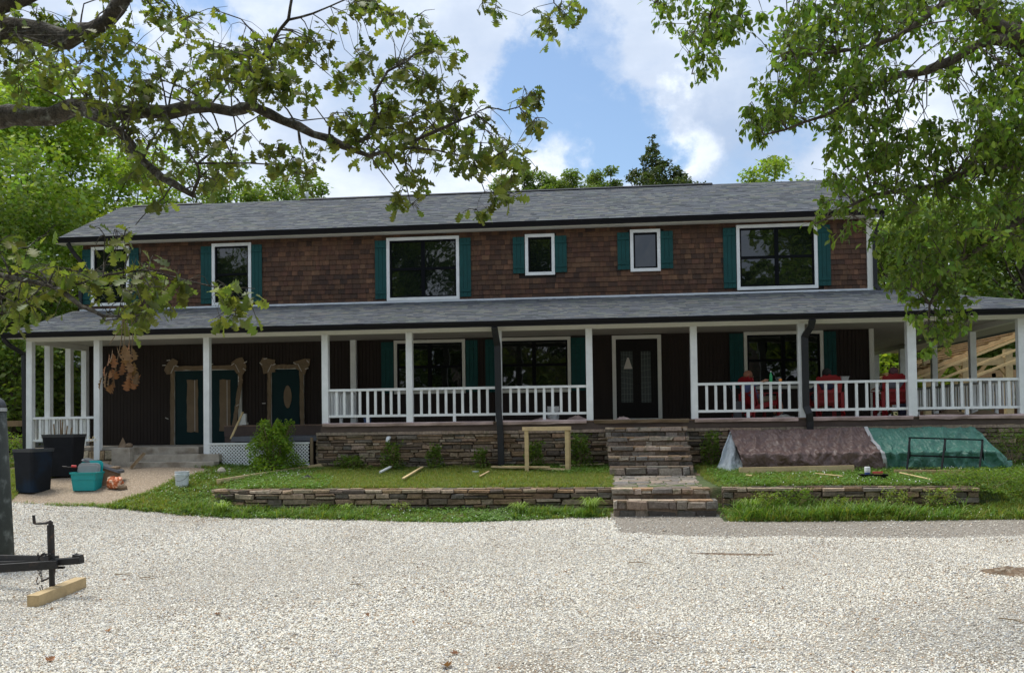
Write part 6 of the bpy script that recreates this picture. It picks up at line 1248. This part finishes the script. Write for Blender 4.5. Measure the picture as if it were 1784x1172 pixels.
def background():
    # grey outbuilding behind the left porch end
    y = 31; a, b = PY(-60, 650, y).x, PY(150, 650, y).x; zt = PY(20, 636, y).z; z0 = 1.0; t = thing('outbuilding', 'pale outbuilding behind the trees at the left edge', 'building', ((a+b)/2, y, z0)); mb = MB(); mb.box((a, y, z0), (b, y+4, zt-.0))
    z = z0
    while z < zt-.1: mb.box((a-.01, y-.02, z), (b+.01, y, z+.19)); z += .2
    mb.build('wall', M['beige'], t); mb = MB(); mb.prism([(a-.3, y-.35, zt-.05), (a-.3, y+2, zt+.9), (a-.3, y+4.35, zt-.05), (a-.3, y+4.35, zt-.15), (a-.3, y+2, zt+.78), (a-.3, y-.35, zt-.15)], (b-a+.6, 0, 0), (.5, .5, .52)); mb.build('roof', M['shingle'], t)
    w0, w1 = PY(34, 700, y).x, PY(45, 700, y).x; mb = MB(); mb.box((w0, y-.06, PY(40, 730, y).z), (w1, y-.025, PY(40, 702, y).z)); w = mb.build('window', M['winblack'], t); mb = MB(); zc = PY(40, 716, y).z; mb.box((w0-.03, y-.07, zc-.02), (w1+.03, y-.061, zc+.02)); mb.build('sill', M['white'], w)
    t = thing('rail_fence', 'weathered wooden rail fence left of the porch corner post', 'fence', (-17, 25.5, 1.2)); Y = 25.3
    for yy in (737, 768): a, b = PY(-40, yy+2, Y), PY(49, yy, Y+.5); mb = MB(); mb.beam(a, b, .04, .17, (1.3, 1.2, 1.1)); mb.build('rail', M['oldwood'], t)
    for px in (-38, 46): a = PY(px, 730, Y+.3); mb = MB(); mb.box((a.x-.06, Y+.2, .8), (a.x+.06, Y+.32, 2.45), (.8, .8, .8)); mb.build('post', M['oldwood'], t)
    # timber pavilion under construction
    Y = 34.0; x = lambda px, yy=Y: PY(px, 650, yy).x; t = thing('timber_pavilion', 'open timber pavilion under construction with bare rafters seen through the side porch', 'pavilion', (x(1700), 36, 1.2)); zb = 1.0
    Y1, Y2 = 33.5, 39.5; zp = lambda px, py, yy: PY(px, py, yy).z
    for px, yt, yy, w in ((1614, 642, Y1, .2), (1680, 622, Y1, .2), (1755, 608, Y1, .24), (1840, 600, Y1, .24), (1664, 645, Y2, .16), (1730, 650, Y2, .16), (1785, 650, Y2, .16), (1600, 655, Y2, .16)):
        a = PY(px, yt, yy); mb = MB(); mb.box((a.x-w/2, yy-w/2, zb), (a.x+w/2, yy+w/2, a.z), (1, 1, 1)); mb.build('post', M['lumx'], t)
    def bm(p, q, w, h, c=(1, 1, 1), nm='beam'): mb = MB(); mb.beam(p, q, w, h, c); mb.build(nm, M['lumx'], t)
    zbm = PY(1680, 633, Y1).z; bm((x(1600), Y1, zbm+.05), (x(1860), Y1, zbm+.05), .16, .26); 
    zb2 = PY(1680, 652, Y2).z; bm((x(1560, Y2), Y2, zb2), (x(1830, Y2), Y2, zb2), .16, .3, (.75, .62, .55)); bm((x(1560, Y2), Y2, zb2-.6), (x(1830, Y2), Y2, zb2-.6), .16, .24, (.6, .5, .45))
    for px in (1730, 1785, 1664): 
        a = Vector((x(px, Y2), Y2-.1, zb2-1.3))
        for s in (-1, 1): bm(a, a+Vector((s*.7, 0, 1.1)), .1, .14, (.85, .7, .6), 'brace')
    for px in (1680, 1755, 1614):
        a = Vector((x(px), Y1-.02, zbm-.75))
        for s in (-1, 1): bm(a, a+Vector((s*.55, 0, .75)), .1, .12, (.95, .85, .75), 'brace')
    # sloping roof: rising to the right; purlins and boards
    e0 = PY(1590, 648, Y1-.8); e1 = PY(1800, 566, Y1-.8); dx = e1.x-e0.x; sl = (e1.z-e0.z)/dx
    mb = MB()
    for k in range(16): xx = e0.x+k*(dx+2)/15; mb.beam((xx, Y1-.9, e0.z+sl*(xx-e0.x)), (xx, Y2+1.2, e0.z+sl*(xx-e0.x)), .16, .03, jit((.8, .62, .5), .25))
    mb.build('roof_boards', M['pavroof'], t)
    for k, yy in enumerate(np.linspace(Y1-.9, Y2+1, 9)): bm((e0.x-.2, yy, e0.z-.12-.2*sl), (e1.x+2, yy, e0.z-.12+sl*(dx+2)), .05, .13, jit((1, .92, .8), .15), 'rafter')
    for k in range(3): o = .35+.32*k; bm((e0.x+.7*k, Y1-1-.25*k, e0.z-o+sl*.7*k+.1), (e1.x+2, Y1-1-.25*k, e0.z-o+sl*(dx+2)+.1), .05, .08, (1.15, 1.08, .95), 'rafter')
    # dark material stacked under the pavilion
    mb = MB(); r = random.Random(2)
    for k in range(22): xx = x(r.uniform(1560, 1800), 38.0); mb.box((xx, 37.3+r.uniform(0, 1), 1.0), (xx+r.uniform(.4, 1.2), 38.8, 1.0+r.uniform(.5, 1.9)), jit((.5, .35, .3), .5, r))
    one(mb, 'material_stack', 'dark heap of building material stacked under the pavilion', 'material stack', M['oldwood'])
background()
# ---------------------------------------------------------------- furniture and people on the porch
def chair():
    t = thing('adirondack_chair', 'red adirondack chair', 'chair', (0, 0, 0)); m = M['red']
    mb = MB(); mb.beam((0, -.28, .33), (0, .26, .42), .0, 0) if 0 else None
    for k in range(6): y = -.24+.1*k; mb.box((-.26, y, .3+.1*(y+.24)/.5), (.26, y+.085, .322+.1*(y+.24)/.5))
    mb.build('seat', m, t, bevel=.004)
    mb = MB()
    for k in range(5):
        x = -.24+.12*k; h = .7-.012*(k-2)**2; a = Vector((x*.9, -.26, .28)); b = Vector((x*1.08, -.26-.25*h, .28+h)); mb.beam(a, b, .112, .02, up=(0, 1, 0)); mb.lathe(b, [(.054, -.01), (.054, .01)], 12, axis=(0, 1, .3))
    c0 = Vector((0, -.44, 1.0)); mb.prism([(.3*cos(a), -.455-.035*sin(a), .88+.13*sin(a)) for a in np.linspace(0, pi, 13)]+[(-.3, -.44, .84), (.3, -.44, .84)], (0, .02, 0))
    mb.beam((-.27, -.4, .62), (.27, -.4, .62), .03, .07); mb.beam((-.25, -.33, .38), (.25, -.33, .38), .03, .07); mb.build('backrest', m, t)
    for s in (-1, 1):
        mb = MB(); mb.add([(s*.27, -.42, .60), (s*.35, -.42, .60), (s*.42, .2, .62), (s*.38, .36, .62), (s*.27, .34, .62), (s*.27, -.42, .58), (s*.35, -.42, .58), (s*.42, .2, .6), (s*.38, .36, .6), (s*.27, .34, .6)], [(0, 1, 2, 3, 4), (9, 8, 7, 6, 5)]+[(i, 5+i, 5+(i+1) % 5, (i+1) % 5) for i in range(5)]); mb.build('armrest', m, t)
        mb = MB(); mb.beam((s*.3, .28, 0), (s*.3, .28, .6), .1, .035, up=(0, 1, 0)); mb.build('leg', m, t)
        mb = MB(); mb.beam((s*.28, -.62, .04), (s*.28, -.2, .3), .03, .12); mb.beam((s*.28, -.2, .3), (s*.28, .3, .38), .03, .12); mb.beam((s*.3, -.42, .0), (s*.3, -.4, .6), .08, .03, up=(0, 1, 0)); mb.build('leg', m, t)
    return t
def seated(name, label, loc, rz, shirt, shorts, skinc, hairc, arm_out=False, cap=None, group=None, hand_px=None):
    # one continuous body grown from a skeleton; faces local +Y; seat height about .4
    J = {}; E = []; Rd = {}; Z = {}
    def j(n, p, r, z, par=None):
        J[n] = (len(J), Vector(p)); Rd[n] = r; Z[n] = z
        if par: E.append((J[par][0], J[n][0]))
    j('pel', (0, -.12, .44), .14, 'b'); j('wai', (0, -.22, .56), .12, 's', 'pel'); j('che', (0, -.32, .7), .135, 's', 'wai'); j('sho', (0, -.38, .82), .115, 's', 'che'); j('nek', (0, -.37, .91), .052, 'k', 'sho'); j('chn', (0, -.34, .97), .068, 'k', 'nek'); j('hd1', (0, -.34, 1.035), .088, 'k', 'chn'); j('hd2', (0, -.355, 1.09), .07, 'k', 'hd1')
    for s, n in ((-1, 'l'), (1, 'r')):
        j(n+'hp', (s*.1, -.05, .44), .1, 'b', 'pel'); j(n+'kn', (s*.15, .38, .5), .068, 'b', n+'hp'); j(n+'cf', (s*.15, .45, .3), .058, 'k', n+'kn'); j(n+'an', (s*.15, .46, .1), .04, 'k', n+'cf'); j(n+'to', (s*.17, .64, .04), .035, 'f', n+'an')
        j(n+'sh', (s*.18, -.38, .8), .062, 's', 'sho')
        if arm_out and s == arm_out: j(n+'el', (s*.36, -.3, .82), .05, 's', n+'sh'); j(n+'wr', (s*.62, -.3, .895), .03, 'k', n+'el'); j(n+'pa', (s*.69, -.33, .9), .036, 'k', n+'wr'); hd = Vector((s*.9, -.45, 0)).normalized()
        else: j(n+'el', (s*.3, -.2, .66), .046, 's', n+'sh'); j(n+'wr', (s*.32, .1, .66), .03, 'k', n+'el'); j(n+'pa', (s*.32, .17, .65), .035, 'k', n+'wr'); hd = Vector((0, 1, 0))
        sd_ = hd.cross(Vector((0, 0, 1))); b = J[n+'pa'][1]
        for f, (o, l) in enumerate(((-.03, .07), (-.01, .08), (.01, .076), (.03, .06))):
            j(f'{n}f{f}a', b+hd*.04+sd_*o, .011, 'k', n+'pa'); j(f'{n}f{f}b', b+hd*(.04+l*.55)+sd_*o*1.1+Vector((0, 0, -.006)), .009, 'k', f'{n}f{f}a'); j(f'{n}f{f}c', b+hd*(.04+l*.85)+sd_*o*1.1+Vector((0, 0, -.035)), .008, 'k', f'{n}f{f}b')
        j(n+'ta', b-sd_*.04*s+hd*.0, .013, 'k', n+'pa'); j(n+'tb', b-sd_*.06*s+hd*.035, .01, 'k', n+'ta')
    me = bpy.data.meshes.new('body'); me.from_pydata([J[n][1] for n in J], E, []); o = bpy.data.objects.new('tmp', me); COL.objects.link(o)
    md = o.modifiers.new('s', 'SKIN'); md.use_smooth_shade = True; o.modifiers.new('u', 'SUBSURF').levels = 2
    for i, n in enumerate(J): v = me.skin_vertices[0].data[i]; v.radius = (Rd[n]*(1.25 if n in ('che', 'sho', 'pel', 'wai') else 1), Rd[n]*.9); v.use_root = (n == 'pel')
    dg = bpy.context.evaluated_depsgraph_get(); nm = bpy.data.meshes.new_from_object(o.evaluated_get(dg)); bpy.data.objects.remove(o)
    mats = {'k': skinc, 's': shirt, 'b': shorts, 'f': M['tub']}; ks = list(mats); nm.materials.clear()
    for i, k in enumerate(ks): nm.materials.append(mat('person_'+k, mats[k], .75, .1, 8) if not isinstance(mats[k], bpy.types.Material) else mats[k])
    names = list(J); seg = [(np.array(J[names[a]][1]), np.array(J[names[b]][1]), Z[names[b]] if Z[names[b]] != 'k' or Z[names[a]] == 'k' else 'm') for a, b in E]
    for p in nm.polygons:
        c = np.array(p.center); best = None
        for a, b, z in seg:
            ab = b-a; tt = np.clip(np.dot(c-a, ab)/max(1e-9, ab@ab), 0, 1); d = np.linalg.norm(c-a-ab*tt); zz = z
            if z == 'm': zz = ('s' if c[2] > .6 else 'b') if tt < .45 else 'k'
            if best is None or d < best[0]: best = (d, zz)
        p.material_index = ks.index(best[1]); p.use_smooth = True
    body = bpy.data.objects.new(name, nm); COL.objects.link(body); body['org'] = (0, 0, 0); tag(body, label, 'person', group)
    hb = MB(); hb.lathe((0, -.37, 1.035), [(.09, -.06), (.108, -.02), (.112, .03), (.1, .075), (.07, .11), (.02, .13)], 16); hr = hb.build('cap' if cap else 'hair', mat('hair', hairc, .85, .3, 20), body, True)
    fb = MB(); fb.lathe((0, -.245, 1.01), [(.018, -.02), (.014, .02), (.004, .035)], 8, axis=(0, 1, -.2)); fb.build('nose', nm.materials[0], body, True)
    for s in (-1, 1): fb = MB(); fb.lathe((s*.088, -.34, 1.02), [(.022, -.012), (.026, 0), (.02, .012)], 8, axis=(1, 0, 0)); fb.build('ear', nm.materials[0], body, True); fb = MB(); fb.lathe((s*.032, -.258, 1.04), [(.011, -.004), (.012, 0), (.006, .008)], 8, axis=(0, 1, 0)); fb.build('eye', M['black'], body, True)
    body.location = loc; body.rotation_euler = (0, 0, rz); return body
def porch_life():
    c1 = chair(); spots = [(1326, 23.05, -1.15, 'red adirondack chair on the porch left of the black downspout, turned sideways'), (1437, 23.25, .05, 'red adirondack chair just right of the black downspout, its back to the railing'), (1552, 23.2, .0, 'red adirondack chair on the porch at the house corner, nearest the right posts')]
    for i, (px, Y, rz, lab) in enumerate(spots):
        c = c1 if i == 0 else copy_tree(c1); x = PY(px, 690, Y).x; c.location = (x, Y, DZ); c.rotation_euler = (0, 0, rz); c['label'] = lab; c['group'] = 'red chairs on the porch'
    sk = (.35, .17, .1)
    x = PY(1326, 690, 23.05).x
    seated('person', 'person in a blue shirt in the left red chair, hand on the railing', (x+.0, 23.0, DZ+.0), -1.15, (.09, .11, .24), (.25, .21, .15), sk, (.2, .08, .04), arm_out=1)
    x = PY(1432, 690, 23.25).x
    seated('person', 'person in a navy shirt with dark hair in the red chair beside the downspout', (x, 23.27, DZ+.02), .12, (.012, .014, .04), (.03, .03, .045), sk, (.008, .007, .006), group=None)
    x = PY(1550, 690, 23.2).x
    seated('person', 'person in a grey shirt and cap in the red chair at the house corner', (x, 23.22, DZ+.02), .0, (.1, .1, .12), (.22, .18, .12), sk, (.08, .035, .04), cap=True)
    z = 3.15; p = PY(1343, 660, QY); mb = MB(); mb.lathe((p.x, QY, z), [(.036, 0), (.038, .01), (.036, .06), (.039, .1), (.036, .15), (.014, .215), (.014, .235)], 16); t = one(mb, 'soda_bottle', 'green plastic bottle standing on the porch railing', 'bottle', mat('green_bottle', (.02, .3, .1), .1, alpha=.85), smooth=True)
    m2 = MB(); m2.lathe((0, 0, .236), [(.016, 0), (.016, .018), (.012, .02)], 10); c = m2.build('cap', M['white'], None); c.parent = t
    p = PY(1359.5, 660, QY); mb = MB(); mb.lathe((p.x, QY, z), [(.012, .001), (.03, .012), (.041, .038), (.03, .066), (.012, .078)], 16); one(mb, 'orange_fruit', 'small orange resting on the porch railing', 'orange', mat('orange_peel', (.7, .26, .05), .6), smooth=True)
    p = PY(1472, 660, QY); mb = MB(); rbox(mb, p.x-.07, p.x+.07, QY-.035, QY+.04, z, z+.1, p.x-.095, p.x+.095, QY-.05, QY+.05, .02); mb.box((p.x-.1, QY-.055, z+.09), (p.x+.1, QY-.05, z+.1)); one(mb, 'plastic_tub', 'clear plastic food tub on the railing right of the downspout', 'tub', M['greylid'])
    a = PY(1582, 725, 22.9); mb = MB(); rbox(mb, a.x-.22, a.x+.12, 22.75, 23.0, DZ, DZ+.3, a.x-.2, a.x+.1, 22.77, 22.98, .05); one(mb, 'cooler', 'dark blue soft cooler on the deck beside the thick corner post', 'cooler', mat('navy_cooler', (.01, .014, .04), .7))
    a = PY(1289, 715, 22.8); mb = MB(); mb.tube([(a.x-.25, 23.2, DZ+.9), (a.x+.0, 22.9, DZ+.35), (a.x-.18, 23.1, DZ+.0)], .006, 6); rbox(mb, a.x-.14, a.x+.06, 22.85, 23.05, DZ, DZ+.42, a.x-.12, a.x+.05, 22.88, 23.02, .03); one(mb, 'tote_bag', 'black bag on the deck left of the sideways red chair', 'bag', M['tub'])
porch_life()
# ---------------------------------------------------------------- litter and marks on the drive
def litter():
    def flat(name, label, px, py, rx, ry, m, seed, h=.012):
        p = G(px, py); r = random.Random(seed); n = 26; P = [(p.x+rx*cos(2*pi*i/n)*r.uniform(.75, 1.1), p.y+ry*sin(2*pi*i/n)*r.uniform(.75, 1.1)) for i in range(n)]; mb = MB()
        V = [(x, y, float(gz(x, y))+.024) for x, y in P]+[(lerp(p.x, x, .5), lerp(p.y, y, .5), float(gz(lerp(p.x, x, .5), lerp(p.y, y, .5)))+.026+h*r.uniform(.3, 1)) for x, y in P]+[(p.x, p.y, p.z+.026+h)]
        mb.add(V, [(i, (i+1) % n, n+(i+1) % n, n+i) for i in range(n)]+[(n+i, n+(i+1) % n, 2*n) for i in range(n)]); o = mb.build(name, m, None, True); tag(o, label, kind='structure')
    flat('wet_patch', 'shallow muddy rut in the gravel', 1275, 968, .75, .1, M['mud'], 1, .004)
    flat('mud_patch', 'clump of brown clay in the gravel at the right edge', 1770, 1000, .55, .3, M['mud'], 2, .06)
    p0 = thing('fallen_leaf', 'x', 'leaf', (0, 0, 0))
    V0, F0 = leafshape('oak'); k = 0
    spots = [(88, 1155, 1, 'curled brown leaf at the bottom left of the drive'), (780, 1168, 1.5, 'large tan leaf at the bottom edge of the drive'), (190, 1105, .9, 'brown leaf lying right of and below the timber block'), (380, 1075, .7, 'small brown leaf on the gravel left of centre'), (400, 1083, .5, 'tiny curled leaf beside the small brown one'), (640, 1077, .7, 'brown leaf scrap on the middle gravel'), (705, 1028, .6, 'small tan leaf in the upper middle of the gravel'), (985, 1000, .6, 'small brown leaf on the gravel right of centre'), (790, 1145, .9, 'pale dry leaf near the bottom middle of the gravel'), (1010, 1072, .6, 'rusty leaf scrap right of centre on the gravel'), (133, 1040, .6, 'brown leaf leaning on the timber block'), (215, 1015, .5, 'small brown leaf right of the trailer coupler'), (175, 1050, .6, 'brown leaf right of the timber block'), (720, 1090, .4, 'tiny leaf scrap in the middle gravel')]
    bpy.data.objects.remove(p0)
    for i, (px, py, s, lab) in enumerate(spots):
        p = G(px, py); L = .11*s; a = R.uniform(0, 6.28); Mx = Matrix.Rotation(a, 4, 'Z') @ Matrix.Rotation(R.uniform(-.3, .3), 4, 'X') @ Matrix.Rotation(R.uniform(-.4, .4), 4, 'Y'); mb = MB(); mb.add([Mx @ Vector((v[0]*L*1.2, v[1]*L-L/2, (v[2]+.18*v[1]**2+.35*abs(v[0])+.6*(v[1]-.5)**2)*L)) for v in V0], [tuple(f) for f in F0], jit((1.3, 1.2, 1.1), .3)); mn = min(v[2] for v in mb.v); o = mb.build('fallen_leaf', M['deadleaf']); o.location = p+Vector((0, 0, .035-mn)); tag(o, lab, 'leaf', 'fallen leaves on the drive')
    for i, (a, b, lab) in enumerate((((1740, 1083), (1800, 1096), 'reddish forked twig at the right edge of the gravel'), ((1095, 985), (1135, 988), 'thin dark twig on the gravel near the rut'), ((200, 1006), (228, 1008), 'thin grey twig right of the trailer coupler'), ((243, 1012), (268, 1013), 'thin stick on the gravel left of centre'), ((610, 1023), (635, 1027), 'short dark twig in the middle gravel'))):
        p, q = G(*a), G(*b); p.z += .045; q.z += .045; mb = MB(); m_ = p.lerp(q, .5)+Vector((0, .04, .01)); mb.tube([p, m_, q], [.008, .007, .003], 5); mb.tube([m_, m_+(q-p)*.3+Vector((0, .08, .01))], [.005, .002], 5); one(mb, 'twig', lab, 'twig', M['oldwood'], 'twigs on the drive')
litter()
def crumbs():
    n = 1500; X = NR.uniform(-8, 8, n); Y = 8.2+9*NR.uniform(0, 1, n)**.9; k = vis(X, Y) & inpoly(X, Y, GP) & (noise2(X, Y, 1.1, 33) > -.05); X, Y = X[k], Y[k]
    V0, F0 = leafshape('quad'); pr = [proto('leaf_bit', V0*np.array([1.3, 1, 2.5])*s, F0, mat('leaf_bit', c, .85)) for s, c in ((.03, (.2, .1, .045)), (.022, (.13, .07, .035)), (.035, (.32, .2, .1)), (.018, (.09, .055, .035)))]
    m = len(X); P = np.stack([X, Y, gz(X, Y)+.034], -1); S = np.repeat(NR.uniform(.5, 1.5, (m, 1)), 3, 1); scatter('leaf_litter', P, np.stack([NR.normal(0, .4, m), NR.normal(0, .4, m), NR.uniform(0, 6.28, m)], -1), S, pr, 'bits of dry leaf scattered over the gravel')
crumbs()
